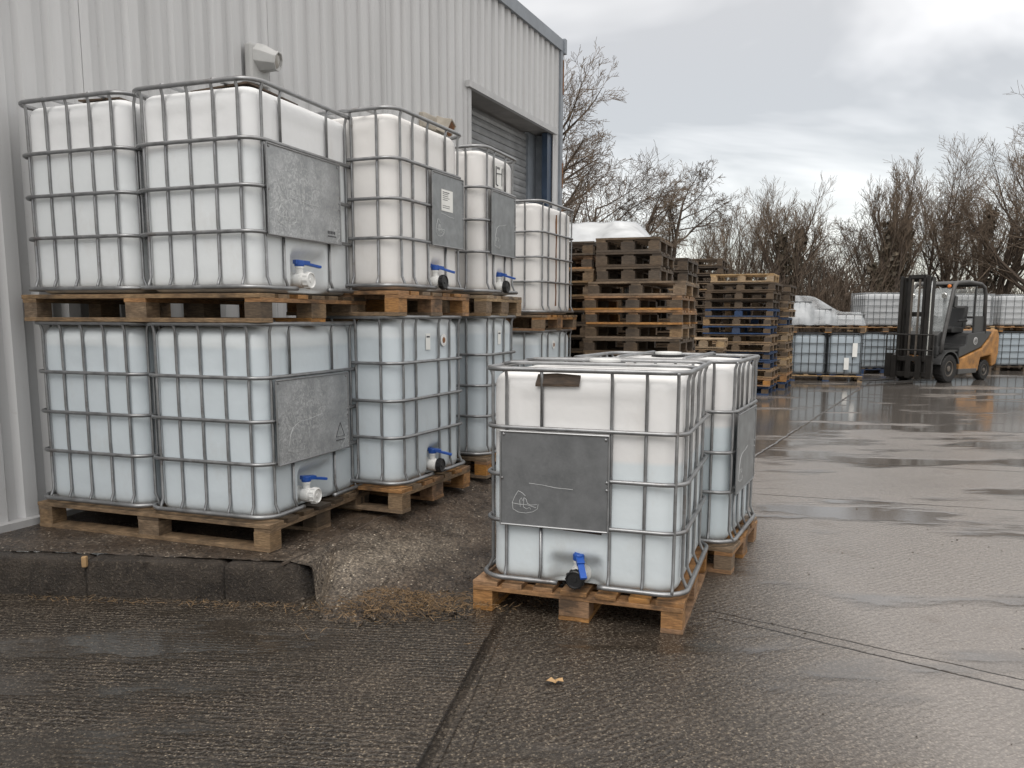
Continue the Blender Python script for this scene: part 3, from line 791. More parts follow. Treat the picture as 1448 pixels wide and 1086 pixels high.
def make_tank(label, loc, rz, W, D, mat, front, side, plate=None, valve=None, recess=None, group='caged white liquid tanks', seed=0,
              plate_mat='plate', paper=None, gap=None, back=None, engr='full', stickers=(), cross=True, cap='white', lever=(1, 0, -0.12), stamp=False):
    t = thing('caged_tank', label, 'liquid tank', loc, rz, group)
    H = 0.999
    shell_mesh(W, D, H, recess, seed).build('tank_shell', mat, t, smooth=True)
    # rails
    rr = random.Random(seed)
    for k, z in enumerate(RZ):
        g = MB(); o = 0.004
        r = 0.0100 if 0 < k < 4 else 0.0120
        if k == 0: o = -0.012
        pts = rrect(o, W - o, o, D - o, 0.10 if k else 0.115, 8)
        pts = [(x + 0.0025 * nz3(x, y, 4, seed + k), y + 0.0025 * nz3(y, x, 4, seed + k), z + 0.003 * nz3(x, y, 3, seed + 2 * k)) for x, y in pts]
        if k == 0 and gap:
            # front side is open between the two ends of the foot rail
            path = [(gap[1], o, z), (gap[1] + 0.03, o, z)] + pts[0:36] + [(gap[0] - 0.03, o, z), (gap[0], o, z)]
            g.tube(path, r, 8)
        else:
            g.tube(pts, r, 8, closed=True)
        g.build('rail', M['galv'], t, smooth=True)
    inn = 0.016
    def upright(x, y, nx, ny, z0=0.03, z1=1.012):
        g = MB()
        pts = [(x + nx * 0.022, y + ny * 0.022, z0), (x + nx * 0.016, y + ny * 0.016, z0 + 0.018), (x, y, z0 + 0.055)]
        zz = z0 + 0.055
        for q in RZ[1:4]:
            if z0 < q < z1: pts += [(x, y, q - 0.03), (x - nx * 0.004, y - ny * 0.004, q), (x, y, q + 0.03)]
        pts += [(x, y, z1 - 0.04), (x + nx * 0.010, y + ny * 0.010, z1 - 0.008), (x + nx * 0.012, y + ny * 0.012, z1)]
        g.tube(pts, 0.0079, 7); g.build('upright', M['galv'], t, smooth=True)
    for x in front:
        if plate and plate[0] + 0.04 < x < plate[1] - 0.04:
            g = MB(); g.tube([(x, inn, RZ[3]), (x, inn, 0.97), (x, inn - 0.012, 1.012)], 0.0079, 7); g.build('upright', M['galv'], t, smooth=True)
            if not (gap and gap[0] < x < gap[1]):
                g = MB(); g.tube([(x, inn - 0.02, 0.03), (x, inn, 0.085), (x, inn, RZ[1])], 0.0079, 7); g.build('upright', M['galv'], t, smooth=True)
        else: upright(x, inn, 0, -1)
    for y in side:
        upright(inn, y, -1, 0); upright(W - inn, y, 1, 0)
    for x in (back or front): upright(W - x, D - inn, 0, 1)
    if cross:
        for y in (0.30 * D, 0.70 * D):
            g = MB(); g.tube([(0.0, y, 1.018), (0.05, y, 1.026), (W - 0.05, y, 1.026), (W, y, 1.018)], 0.010, 6); g.build('cross_bar', M['galv'], t, smooth=True)
    # screw lid
    g = MB(); m4 = Matrix.Translation((W * 0.5, D * 0.5, H + 0.013))
    g.lathe([(0.10, 0.0), (0.10, 0.016), (0.085, 0.018)], 24, m4); lid = g.build('lid', M['black'], t)
    g = MB(); m4 = Matrix.Translation((W * 0.5, D * 0.5, H + 0.031)); g.lathe([(0.078, 0), (0.078, 0.012), (0.06, 0.014)], 24, m4); g.build('lid_cap', M['white'], lid)
    if plate:
        x0, x1 = plate; z0, z1 = RZ[1] - 0.012, RZ[3] - 0.016
        g = MB(); g.box(x0, x1, -0.010, -0.0065, z0, z1)
        p = g.build('sign_plate', M[plate_mat], t)
        g = MB()
        for a, b in (((x0, z0), (x1, z0)), ((x1, z0), (x1, z1)), ((x1, z1), (x0, z1)), ((x0, z1), (x0, z0))):
            g.tube([(a[0], -0.011, a[1]), (b[0], -0.011, b[1])], 0.0048, 6)
        pe = g
        g = MB()
        for st in engraving(engr):
            pts = [(x0 + (x1 - x0) * u + 0.002 * nz3(u, v, 20, seed), -0.0105, z0 + (z1 - z0) * v) for u, v in st]
            g.tube(pts, 0.0011, 4)
        g.build('engraving', M['scratch'], p)
        g = pe
        for u, v in ((.015, .5), (.985, .44), (.985, .52), (.03, .97), (.97, .96)):
            g.lathe([(0.007, 0), (0.006, 0.004), (0.002, 0.006)], 10, Matrix.Translation((x0 + (x1 - x0) * u, -0.010, z0 + (z1 - z0) * v)) @ Matrix.Rotation(R(90), 4, 'X'))
        g.build('plate_edge', M['galv'], p)
        if stamp == 'bar':
            g = MB(); a = x0 + (x1 - x0) * 0.80
            for k in range(5): g.box(a + k * 0.016, a + k * 0.016 + 0.010, -0.0112, -0.0104, z0 + 0.052, z0 + 0.068)
            g.box(a, a + 0.085, -0.0112, -0.0104, z0 + 0.036, z0 + 0.042); g.build('stamp', M['ink'], p)
        if stamp == 'tri':
            g = MB(); a = x0 + (x1 - x0) * 0.86; c = z0 + (z1 - z0) * 0.24
            g.tube([(a - .045, -0.0105, c - .03), (a + .045, -0.0105, c - .03), (a, -0.0105, c + .05)], 0.003, 4, closed=True)
            g.tube([(a - .045, -0.0105, c - .05), (a + .045, -0.0105, c - .05)], 0.003, 4); g.build('stamp', M['ink'], p)
    if paper:
        x0, x1, z0, z1 = paper
        g = MB(); g.box(x0, x1, -0.0135, -0.0108, z0, z1); p = g.build('paper_label', M['paper'], t)
        g = MB(); n = 9
        for k in range(n):
            zz = z1 - (z1 - z0) * (0.10 + 0.82 * k / n); a = x0 + (x1 - x0) * 0.10
            if k in (5, 6): continue
            xx = a
            while xx < x0 + (x1 - x0) * rr.uniform(0.45, 0.9):
                l = rr.uniform(0.006, 0.020); g.box(xx, xx + l, -0.0143, -0.0136, zz - 0.004 * (1.5 if k == 0 else 1), zz); xx += l + 0.005
        g.build('print', M['ink'], p)
    for kind, x, z in stickers:
        if kind == 'tag':
            g = MB(); g.box(x - 0.028, x + 0.028, 0.0235, 0.0255, z - 0.05, z + 0.05); p = g.build('paper_label', M['paper'], t)
            g = MB(); g.box(x - 0.02, x + 0.02, 0.0225, 0.0232, z + 0.025, z + 0.035); g.build('print', M['ink'], p)
        if kind == 'u':
            g = MB(); g.tube([(x - .055, .020, z + .07), (x - .055, .020, z - .055), (x - .02, .020, z - .06)], .005, 4); g.tube([(x - .055, .020, z + .02), (x + .055, .020, z + .03), (x + .06, .020, z + .07)], .004, 4)
            g.tube([(x + .055, .020, z + .03), (x + .055, .020, z - .055)], .003, 4)
            g.box(x - .03, x - .01, .019, .0205, z + .055, z + .07); g.box(x, x + .015, .019, .0205, z + .055, z + .07)
            g.build('marking', M['ink'], t)
            g = MB(); g.box(x - .07, x + .07, .0212, .0235, z - .08, z + .09); g.build('paper_label', M['paper'], t)
        if kind == 'drip':
            g = MB(); q = []
            for k in range(14): q.append((x + 0.012 * nz3(k * .37, 0, 2, seed), 0.021, z - k * 0.065))
            g.tube(q, [0.007 + 0.004 * abs(nz3(k * .8, 1, 2)) for k in range(14)], 5); g.build('stain', M['rust'], t)
        if kind == 'badge':
            g = MB(); g.lathe([(0.04, 0), (0.04, 0.004), (0.03, 0.005)], 14, Matrix.Translation((x, .024, z)) @ Matrix.Rotation(R(90), 4, 'X')); p = g.build('badge', M['white'], t)
            g = MB(); g.lathe([(0.02, 0), (0.018, 0.002)], 10, Matrix.Translation((x, .019, z)) @ Matrix.Rotation(R(90), 4, 'X')); g.build('badge_centre', M['rust'], p)
    if valve:
        xv, zv = valve
        mk = Matrix.Translation((xv, 0.10, zv)) @ Matrix.Rotation(R(90), 4, 'X')
        body = MB()
        body.lathe([(0.048, 0.0), (0.048, 0.02), (0.034, 0.024), (0.034, 0.05), (0.040, 0.055), (0.040, 0.095), (0.034, 0.10), (0.034, 0.118)], 22, mk)
        body.lathe([(0.020, 0.0), (0.020, 0.062), (0.024, 0.064), (0.024, 0.074)], 16, Matrix.Translation((xv, 0.028, zv)))
        vv = body.build('valve', M['white'], t, smooth=False)
        g = MB(); g.lathe([(0.043, 0.112), (0.043, 0.142), (0.038, 0.145), (0.034, 0.139), (0.012, 0.139), (0.010, 0.143), (0.006, 0.143)], 22, mk)
        for k in range(12):
            a = 2 * math.pi * k / 12; c = Vector((xv + 0.043 * math.cos(a), 0.10 - 0.127, zv + 0.043 * math.sin(a)))
            g.bar(c + Vector((0, 0.012, 0)), c - Vector((0, 0.012, 0)), 0.006, 0.006)
        g.build('cap', M[cap], vv)
        d = Vector(lever).normalized(); c = Vector((xv, 0.028, zv + 0.088))
        g = MB(); g.lathe([(0.024, -0.014), (0.027, -0.010), (0.027, 0.014), (0.022, 0.018)], 16, Matrix.Translation(c))
        g.bar(c - d * 0.03 + Vector((0, 0, 0.008)), c + d * 0.055 + Vector((0, 0, 0.008)), 0.036, 0.022)
        g.bar(c + d * 0.04 + Vector((0, 0, 0.004)), c + d * 0.125 + Vector((0, 0, -0.004)), 0.030, 0.014)
        g.build('handle', M['blue'], vv, bevel=0.004)
    return t

def frame(X, Y, yaw, z): return (X, Y, z), math.pi / 2 - yaw
def along(X, Y, yaw, a, b): return (X + math.sin(yaw) * a - math.cos(yaw) * b, Y + math.cos(yaw) * a + math.sin(yaw) * b)
LV_S1 = (0.9, -0.45, -0.10)
# --- nearest stack against the wall: a wide pallet carries two tanks, twice over
X1, Y1, T1, Z1 = -1.230, 4.109, 0.344, 0.195
PB = [M['wood_brown'], M['wood_brown'], M['wood_grey']]
make_pallet('wide weathered brown pallet on the footway under two lower tanks', 1.026, 1.567, PB, *frame(X1, Y1, T1, Z1), seed=4, group='pallets under the tanks')
make_pallet('wide weathered brown pallet between the lower and upper pairs of tanks', 1.026, 1.567, PB + [M['wood_orange']], *frame(X1, Y1, T1, Z1 + 1.165), seed=9, group='pallets under the tanks')
SB = [0.10, 0.245, 0.395, 0.545, 0.68]
for lv, zz in ((0, Z1 + PH), (1, Z1 + 1.165 + PH)):
    for c in (0, 1):
        xx, yy = along(X1, Y1, T1, 0.012, 0.012 + c * 0.778)
        lab = [['bluish filled lower tank with scuffed plate at near end of kerbside stack', 'bluish filled lower tank nearest the wall, half hidden by its twin'],
               ['upper white tank with badly scratched plate below the wall floodlight', 'upper white tank at far left against the wall, half hidden by its twin']][lv][c]
        make_tank(lab, (xx, yy, zz), math.pi / 2 - T1, 1.0, 0.768, M['tank_low' if lv == 0 else 'tank_up'], [0.085, 0.235, 0.665, 0.86] if lv else [0.085, 0.25, 0.66, 0.86], SB,
                  plate=(0.075, 0.745) if lv else (0.085, 0.785), valve=(0.385, 0.075), recess=(0.29, 0.66, 0.255), seed=11 + lv * 5 + c, plate_mat='plate_worn',
                  gap=(0.30, 0.60), lever=(0.95, -0.5, -0.08), engr='arch' if lv == 0 else 'full', stamp='tri' if lv == 0 else 'bar')
# --- second stack
X2, Y2, T2, Z2 = -0.646, 4.800, 0.407, 0.232
PO = [M['wood_orange'], M['wood_orange'], M['wood_brown']]
make_pallet('orange-brown pallet on the footway under the second lower tank', 0.91, 0.80, PO, *frame(X2, Y2, T2, Z2), seed=14, group='pallets under the tanks')
make_pallet('orange-brown pallet under the upper tank with the paper label', 0.91, 0.80, PO, *frame(X2, Y2, T2, Z2 + 1.163), seed=15, group='pallets under the tanks')
xx, yy = along(X2, Y2, T2, 0.01, 0.02)
make_tank('full white lower tank without a plate, second from the kerb, blue tap at its foot', (xx, yy, Z2 + PH), math.pi / 2 - T2, 0.89, 0.76, M['tank_low'], [0.085, 0.235, 0.525, 0.67, 0.80], [0.13, 0.30, 0.46, 0.62],
          valve=(0.45, 0.075), recess=(0.36, 0.58, 0.22), gap=(0.38, 0.53), seed=31, cap='black', lever=(0.4, -0.9, -0.15), stickers=[('tag', 0.40, 0.86), ('badge', 0.60, 0.865)])
make_tank('upper white tank whose grey plate carries a white paper label', (xx, yy, Z2 + 1.163 + PH), math.pi / 2 - T2, 0.89, 0.76, M['tank_warm'], [0.085, 0.225, 0.40, 0.63, 0.80], [0.13, 0.30, 0.46, 0.62],
          plate=(0.41, 0.83), valve=(0.51, 0.065), recess=(0.43, 0.62, 0.22), gap=(0.44, 0.59), seed=33, cap='black', lever=(0.5, -0.9, -0.2), paper=(0.525, 0.675, 0.505, 0.635), plate_mat='plate')
# --- third stack
X3, Y3, T3, Z3 = -0.178, 5.874, 0.369, 0.234
make_pallet('orange-brown pallet under the third lower tank, nearly hidden by the front tank', 0.70, 0.78, PO, *frame(X3, Y3, T3, Z3), seed=21, group='pallets under the tanks')
make_pallet('pale-edged pallet under the upper tank with the U shaped mark', 0.70, 0.78, [M['wood_brown'], M['wood_pale']], *frame(X3, Y3, T3, Z3 + 1.163), seed=22, group='pallets under the tanks')
xx, yy = along(X3, Y3, T3, 0.01, 0.02)
make_tank('full white lower tank behind the front tank, white tag near its top rail', (xx, yy, Z3 + PH), math.pi / 2 - T3, 0.68, 0.75, M['tank_low'], [0.08, 0.20, 0.40, 0.56], [0.15, 0.36, 0.56], seed=41, stickers=[('tag', 0.33, 0.86)])
make_tank('upper white tank with a dark U shaped mark above its plate', (xx, yy, Z3 + 1.163 + PH), math.pi / 2 - T3, 0.68, 0.75, M['tank_warm'], [0.08, 0.20, 0.42, 0.57], [0.15, 0.36, 0.56],
          plate=(0.10, 0.56), valve=(0.335, 0.065), recess=(0.26, 0.42, 0.2), gap=(0.27, 0.40), seed=43, cap='black', lever=(0.1, -1, -0.2), stickers=[('u', 0.31, 0.845)], engr='arch')
# --- fourth stack
X4, Y4, T4, Z4 = 0.265, 7.570, 0.405, 0.10
make_pallet('orange pallet under the farthest upper tank beside the brown pallet stack', 0.98, 0.85, PO, *frame(X4, Y4, T4, Z4 + 1.163), seed=27, group='pallets under the tanks')
make_pallet('hidden-footed orange pallet under the farthest lower tank', 0.98, 0.85, PO, *frame(X4, Y4, T4, Z4), seed=28, group='pallets under the tanks')
xx, yy = along(X4, Y4, T4, 0.01, 0.02)
make_tank('pale blue lower tank farthest along the wall, only its top showing over the front tank', (xx, yy, Z4 + PH), math.pi / 2 - T4, 0.96, 0.82, M['tank_low'], [0.09, 0.25, 0.57, 0.74, 0.88], [0.16, 0.38, 0.60], seed=51, stickers=[('badge', 0.42, 0.88)])
make_tank('farthest upper white tank with a brown drip stain, no plate', (xx, yy, Z4 + 1.163 + PH), math.pi / 2 - T4, 0.96, 0.82, M['tank_warm'], [0.09, 0.25, 0.55, 0.73, 0.88], [0.16, 0.38, 0.60], seed=53, stickers=[('drip', 0.46, 0.93)])
# --- the two tanks standing in the yard
XA, YA, TA = 0.756, 3.507, 0.337
PF = [M['wood_orange']]
lx, ly = XA - math.cos(TA) * 1.0, YA + math.sin(TA) * 1.0
make_pallet('fresh orange pallet under the front tank with the black tap cap', 1.0, 0.975, PF, (lx, ly, 0), -TA, seed=61, group='pallets under the tanks')
def locA(a, b): return (lx + math.cos(TA) * a + math.sin(TA) * b, ly - math.sin(TA) * a + math.cos(TA) * b)
ax_, ay_ = locA(0.045, 0.02)
make_tank('front tank in the yard, part filled, plain grey plate and black capped tap', (ax_, ay_, PH), -TA, 0.945, 0.93, M['tank_half'], [0.115, 0.285, 0.61, 0.765, 0.90], [0.10, 0.27, 0.50, 0.74],
          plate=(0.095, 0.607), valve=(0.465, 0.062), recess=(0.30, 0.60, 0.175), gap=(0.375, 0.565), seed=71, plate_mat='plate_clean', cap='black', lever=(0.42, -0.8, -0.55), back=[0.10, 0.3, 0.5, 0.7, 0.85])
XB, YB, TB = 1.201, 4.380, 0.445
make_pallet('orange pallet under the rear yard tank, mostly hidden by the front one', 0.83, 0.99, PF + [M['wood_brown']], *frame(XB, YB, TB, 0), seed=65, group='pallets under the tanks')
bx_, by_ = along(XB, YB, TB, 0.01, 0.02)
make_tank('second yard tank behind the front one, plate on its right side', (bx_, by_, PH), math.pi / 2 - TB, 0.80, 0.95, M['tank_half2'], [0.05, 0.165, 0.29, 0.45, 0.62, 0.73], [0.12, 0.33, 0.56, 0.80], plate=(0.055, 0.62), seed=75, plate_mat='plate', engr='arch')
# scraps of dark board lying on the tanks
def scrap(name, label, cat, pts, th, m):
    g = MB(); n = len(pts); vs = [tuple(p) for p in pts] + [(p[0], p[1], p[2] - th) for p in pts]
    fs = [tuple(range(n)), tuple(range(2 * n - 1, n - 1, -1))] + [(i, i + n, (i + 1) % n + n, (i + 1) % n) for i in range(n)]
    g.add(vs, fs); return tag(g.build(name, m), label, cat)
def LA(a, b, z): x, y = locA(a, b); return (x, y, z)
scrap('board_scrap', 'dark wet board scrap tucked under the front top rail of the front tank', 'board', [LA(0.30, 0.030, 1.092), LA(0.505, 0.030, 1.096), LA(0.51, 0.040, 1.135), LA(0.40, 0.041, 1.142), LA(0.31, 0.042, 1.136)], 0.012, M['card'])
scrap('board_scrap', 'thin dark strip of board caught below the plate of the front tank', 'board', [LA(0.44, 0.030, 0.425), LA(0.62, 0.030, 0.418), LA(0.62, 0.026, 0.436), LA(0.44, 0.026, 0.440)], 0.004, M['card'])
def L1(a, b, z): x, y = along(X1, Y1, T1, a, b); return (x, y, z)
ztop = Z1 + 1.165 + PH + 0.996
scrap('card_sheet', 'sagging brown card sheet lying on the upper scratched tank', 'card', [L1(0.10, 0.10, ztop + .025), L1(0.52, 0.10, ztop + .012), L1(0.50, 0.45, ztop + .03), L1(0.14, 0.48, ztop + .02)], 0.008, M['card'])
scrap('card_sheet', 'brown card sheet lying on the upper tank at far left', 'card', [L1(0.12, 0.92, ztop + .022), L1(0.42, 0.92, ztop + .01), L1(0.42, 1.2, ztop + .02), L1(0.12, 1.2, ztop + .03)], 0.008, M['card'])

# ================================================================== PALLET STACKS IN THE YARD
W_ = 'in the brown stack behind the front tank'
stack((1.704, 8.40, 0), 0.34, 1.0, 1.08, 'gdgnoongngngngn', W_, step=0.1462, seed=2, W2={0: (0.66, 0.9, 0.24), 1: (0.68, 0.9, 0.24), 2: (0.66, 0.9, 0.25)})
stack((0.86, 9.05, 0), 0.34, 0.8, 1.0, 'gonnogngngngngn', 'in the stack half hidden behind the farthest tank', step=0.1462, seed=3)
stack((2.08, 10.1, 0), 0.34, 0.9, 1.0, 'ddgdggdgdgdgdg', 'in the dark stack right behind the brown stack', step=0.150, seed=4)
stack((4.23, 17.0, 0), 0.34, 1.1, 1.0, 'gddndgddgndgdgdg', 'in the tallest dark stack between brown and blue ones', step=0.161, seed=6)
stack((3.22, 12.7, 0), 0.34, 0.62, 0.7, 'pngngng', 'in the low pale stack between the brown and blue stacks', step=0.153, seed=7)
stack((4.62, 14.9, 0), 0.42, 1.2, 1.1, 'pgdgbnbnnbbnob', 'in the stack with blue boards', step=0.155, seed=8, W2={0: (1.1, 0.9, 0.04)}, jit=0.03)
stack((5.28, 16.05, 0), 0.42, 1.2, 1.15, 'dgnnbnpnnpnob', 'in the stack just behind the blue boarded stack', step=0.155, seed=9, jit=0.03)

# ================================================================== FAR TANKS
def far_tank(label, loc, rz, W, D, H, mat, group='caged tanks across the yard', nr=5, nu=5, film=None, labels=()):
    t = thing('caged_tank', label, 'liquid tank', loc, rz, group)
    sx = 0.985
    g = shell_mesh(W, D, H * 0.955, None, W * 7, fine=False); g.build('tank_shell', mat, t, smooth=True)
    g = MB()
    for k in range(nr):
        z = 0.02 + (H - 0.02) * k / (nr - 1)
        g.tube([(x, y, z) for x, y in rrect(0, W, 0, D, 0.09, 3)], 0.010, 4, closed=True)
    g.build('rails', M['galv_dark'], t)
    g = MB()
    for k in range(nu):
        u = 0.08 + 0.84 * k / (nu - 1)
        for p in ((u * W, 0.018), (u * W, D - 0.018), (0.018, u * D), (W - 0.018, u * D)): g.tube([(p[0], p[1], 0), (p[0], p[1], H)], 0.008, 4)
    g.build('uprights', M['galv_dark'], t)
    if film:
        g = MB(); pts = rrect(-0.02, W + 0.02, -0.02, D + 0.02, 0.10, 4); n = len(pts); vs = []; fs = []
        for j in range(9):
            z = film + (H + 0.01 - film) * j / 8
            for i, (x, y) in enumerate(pts): vs.append((x + 0.012 * nz3(i * .7, j * .9, 1, W), y + 0.012 * nz3(i * .8, j, 1, 4), z + 0.012 * nz3(i * .5, j, 1.0, 9)))
        for j in range(8):
            for i in range(n): fs.append((j * n + i, j * n + (i + 1) % n, (j + 1) * n + (i + 1) % n, (j + 1) * n + i))
        fs.append(tuple(8 * n + i for i in range(n)))
        g.add(vs, fs); g.build('wrapping_film', M['film'], t, smooth=True)
    for x, z, w_, h_ in labels:
        g = MB(); g.box(x - w_ / 2, x + w_ / 2, -0.04, -0.034, z - h_ / 2, z + h_ / 2); g.build('paper_label', M['paper'], t)
    return t
def far_pallet(label, loc, rz, W, D, keys):
    return make_pallet(label, W, D, [M[k] for k in keys], loc, rz, nb=6, group='pallets across the yard', bevel=0, seed=int(W * 100 + loc[0] * 7))
def fl_(o, yaw, a, b): return (o[0] + math.cos(yaw) * a - math.sin(yaw) * b, o[1] + math.sin(yaw) * a + math.cos(yaw) * b)
# film wrapped pair left of the forklift
o = (6.18, 18.45); ya = -0.235
far_pallet('blue ended pallet under the wrapped tanks left of the forklift', (o[0], o[1], 0), ya, 1.50, 1.0, ['wood_blue', 'wood_pale', 'wood_grey'])
p = fl_(o, ya, 0.005, 0.02); far_tank('left of two blue-grey wrapped lower tanks beside the blue boarded pallet stack', (*p, PH), ya, 0.745, 0.95, 0.90, M['far_blue'])
p = fl_(o, ya, 0.752, 0.02); far_tank('right of two blue-grey wrapped lower tanks, two white paper labels on it', (*p, PH), ya, 0.745, 0.95, 0.90, M['far_blue'], labels=[(0.56, 0.54, 0.10, 0.30), (0.40, 0.24, 0.10, 0.26)])
far_pallet('brown pallet on top of the wrapped blue-grey tanks', (o[0], o[1], 1.055), ya, 1.50, 1.0, ['wood_orange', 'wood_brown', 'wood_grey'])
for k, (a, h_) in enumerate(((-0.12, 0.52), (0.30, 0.36), (0.78, 0.24))):
    p = fl_(o, ya, a + 0.10, 0.03)
    far_tank(['tallest of three low crates', 'middle of three low crates', 'lowest of three low crates'][k] + ' of pale bottles under the draped film', (*p, 1.205), ya, 0.42 if k < 2 else 0.62, 0.90, h_, M['far_white'], nr=3, nu=4)
g = MB(); vs = []; fs = []
NX, NY = 26, 10
for i in range(NX + 1):
    for j in range(NY + 1):
        u, v = i / NX, j / NY
        a = -0.10 + 1.62 * u; b = -0.03 + 1.02 * v
        h_ = 1.225 + 0.36 * (1 - sstep(0.22, 0.75, u)) + 0.275 * sstep(0, 0.06, 1 - u) + 0.012 * nz3(u * 5, v * 4, 1.3) 
        if j == 0: h_ = 1.225 + 0.03 * nz3(u * 9, 2, 1); b = -0.05
        q = fl_(o, ya, a, b); vs.append((q[0], q[1], h_))
for i in range(NX):
    for j in range(NY): k = i * (NY + 1) + j; fs.append((k, k + NY + 1, k + NY + 2, k + 1))
g.add(vs, fs); tag(g.build('plastic_sheet', M['drape'], smooth=True), 'clear plastic sheet sagging over the low crates left of the forklift', 'plastic sheet')
# row of double stacks beyond the forklift
rowlab = ['just left of the forklift mast', 'right behind the forklift mast', 'seen through the forklift cab', 'right of the forklift at the photo edge']
for k, (x, y) in enumerate(((8.62, 20.6), (9.90, 20.9), (11.15, 21.3), (12.72, 21.85))):
    ya = -0.03 + 0.02 * k
    ww = 1.14 if k < 3 else 1.6
    far_pallet('pallet on the ground under the tanks ' + rowlab[k], (x, y, 0), ya, ww, 1.0, ['wood_blue', 'wood_grey'] if k == 0 else ['wood_dark', 'wood_grey'])
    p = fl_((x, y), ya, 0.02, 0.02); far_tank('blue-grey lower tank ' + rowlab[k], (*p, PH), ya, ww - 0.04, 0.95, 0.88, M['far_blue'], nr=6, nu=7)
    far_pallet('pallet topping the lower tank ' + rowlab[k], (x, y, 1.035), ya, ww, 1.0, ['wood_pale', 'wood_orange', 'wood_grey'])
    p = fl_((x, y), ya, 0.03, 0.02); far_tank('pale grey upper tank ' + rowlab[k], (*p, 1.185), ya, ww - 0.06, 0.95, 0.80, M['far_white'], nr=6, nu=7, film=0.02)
# tanks under a sheeting hood behind the brown pallets
o = (0.55, 10.9); ya = -0.34
far_pallet('dark pallet under the sheeted tanks behind the brown pallet stack', (o[0], o[1], 0), ya, 1.15, 1.3, ['wood_dark'])
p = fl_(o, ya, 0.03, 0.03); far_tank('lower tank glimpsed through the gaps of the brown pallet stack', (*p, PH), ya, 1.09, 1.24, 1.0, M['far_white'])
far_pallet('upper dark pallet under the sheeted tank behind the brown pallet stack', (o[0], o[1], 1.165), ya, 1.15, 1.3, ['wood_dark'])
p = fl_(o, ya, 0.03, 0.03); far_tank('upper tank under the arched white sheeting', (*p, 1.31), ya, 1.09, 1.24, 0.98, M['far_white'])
g = MB(); vs = []; fs = []
# a hood arched across its short axis; the ridge runs left-right with a hipped right end
NX, NY = 24, 18
for i in range(NX + 1):
    for j in range(NY + 1):
        u, v = i / NX, j / NY
        a = -0.55 + 1.78 * u; b = -0.06 + 1.42 * v
        arch = math.sin(math.pi * max(0.0, min(1, v))) ** 0.75
        hip = 1 - sstep(0.80, 1.0, u) * 0.92
        h_ = 2.31 + 0.33 * arch * hip + 0.008 * math.sin(u * 30) * arch 
        if v in (0.0, 1.0): h_ -= 0.09 + 0.02 * math.sin(u * 17)
        q = fl_(o, ya, a, b); vs.append((q[0], q[1], h_))
for i in range(NX):
    for j in range(NY): k = i * (NY + 1) + j; fs.append((k, k + NY + 1, k + NY + 2, k + 1))
g.add(vs, fs); tag(g.build('plastic_sheet', M['sheet'], smooth=True), 'milky white sheeting hood showing above the brown pallet stack', 'plastic sheet')

# ================================================================== FORKLIFT
FK = thing('forklift', 'orange and charcoal forklift truck parked on the wet yard with forks lowered', 'forklift', (9.10, 18.34, 0), math.atan2(-0.549, -0.836))
def fkb(name, m, fn, parent=FK, smooth=False, bevel=0.0):
    g = MB(); fn(g); return g.build(name, M[m], parent, smooth=smooth, bevel=bevel)
# chassis and bodywork
fkb('chassis', 'fk_dark', lambda g: (g.prism([(0.36, 0.16), (0.36, 0.62), (0.10, 0.70), (-0.42, 0.70), (-0.42, 0.20), (-0.30, 0.16)], -0.36, 0.36), g.box(-1.3, -0.3, -0.40, 0.40, 0.22, 0.6)), bevel=0.012)
fkb('counterweight', 'fk_orange', lambda g: g.prism([(-1.22, 0.50), (-1.72, 0.56), (-1.78, 0.30), (-1.96, 0.34), (-2.04, 0.60), (-2.03, 0.98), (-1.94, 1.13), (-1.80, 1.12), (-1.62, 0.92), (-1.42, 0.78)], -0.53, 0.53), bevel=0.035)
fkb('side_skirt', 'fk_orange', lambda g: g.prism([(-0.40, 0.20), (-1.18, 0.22), (-1.24, 0.44), (-1.30, 0.60), (-1.36, 0.72), (-0.44, 0.50)], -0.535, 0.535), bevel=0.02)
fkb('step', 'fk_grey', lambda g: g.prism([(-0.36, 0.17), (-1.10, 0.18), (-1.13, 0.275), (-0.37, 0.285)], -0.55, 0.55), bevel=0.01)
hood = fkb('engine_hood', 'fk_dark', lambda g: g.prism([(-0.41, 0.52), (-1.30, 0.735), (-1.58, 0.93), (-1.74, 1.08), (-1.55, 1.10), (-0.85, 1.05), (-0.72, 0.99), (-0.68, 0.80), (-0.42, 0.74)], -0.505, 0.505), bevel=0.02)
fkb('badge', 'lamp_body', lambda g: g.lathe([(0.085, 0), (0.085, 0.006), (0.070, 0.008)], 20, Matrix.Translation((-1.06, 0.503, 0.88)) @ Matrix.Rotation(R(-90), 4, 'X')), hood)
fkb('badge_ring', 'fk_grey', lambda g: (g.tube([(-1.06 + .05 * math.cos(a * .5236), 0.513, .88 + .05 * math.sin(a * .5236)) for a in range(12)], .008, 5, closed=True), g.box(-1.085, -1.035, 0.510, 0.515, .865, .895)), hood)
fkb('floor_plate', 'fk_dark', lambda g: g.box(-0.72, 0.30, -0.48, 0.48, 0.66, 0.70))
fkb('dashboard', 'fk_dark', lambda g: (g.prism([(0.36, 0.55), (0.36, 1.02), (0.22, 1.10), (0.08, 1.05), (0.12, 0.72), (0.30, 0.55)], -0.44, 0.44), g.box(0.10, 0.37, -0.46, 0.46, 0.60, 0.78)), bevel=0.015)
fkb('front_panel', 'fk_orange', lambda g: g.prism([(0.36, 0.44), (0.40, 0.44), (0.42, 0.52), (0.34, 0.60), (0.30, 0.58)], -0.20, 0.20), bevel=0.008)
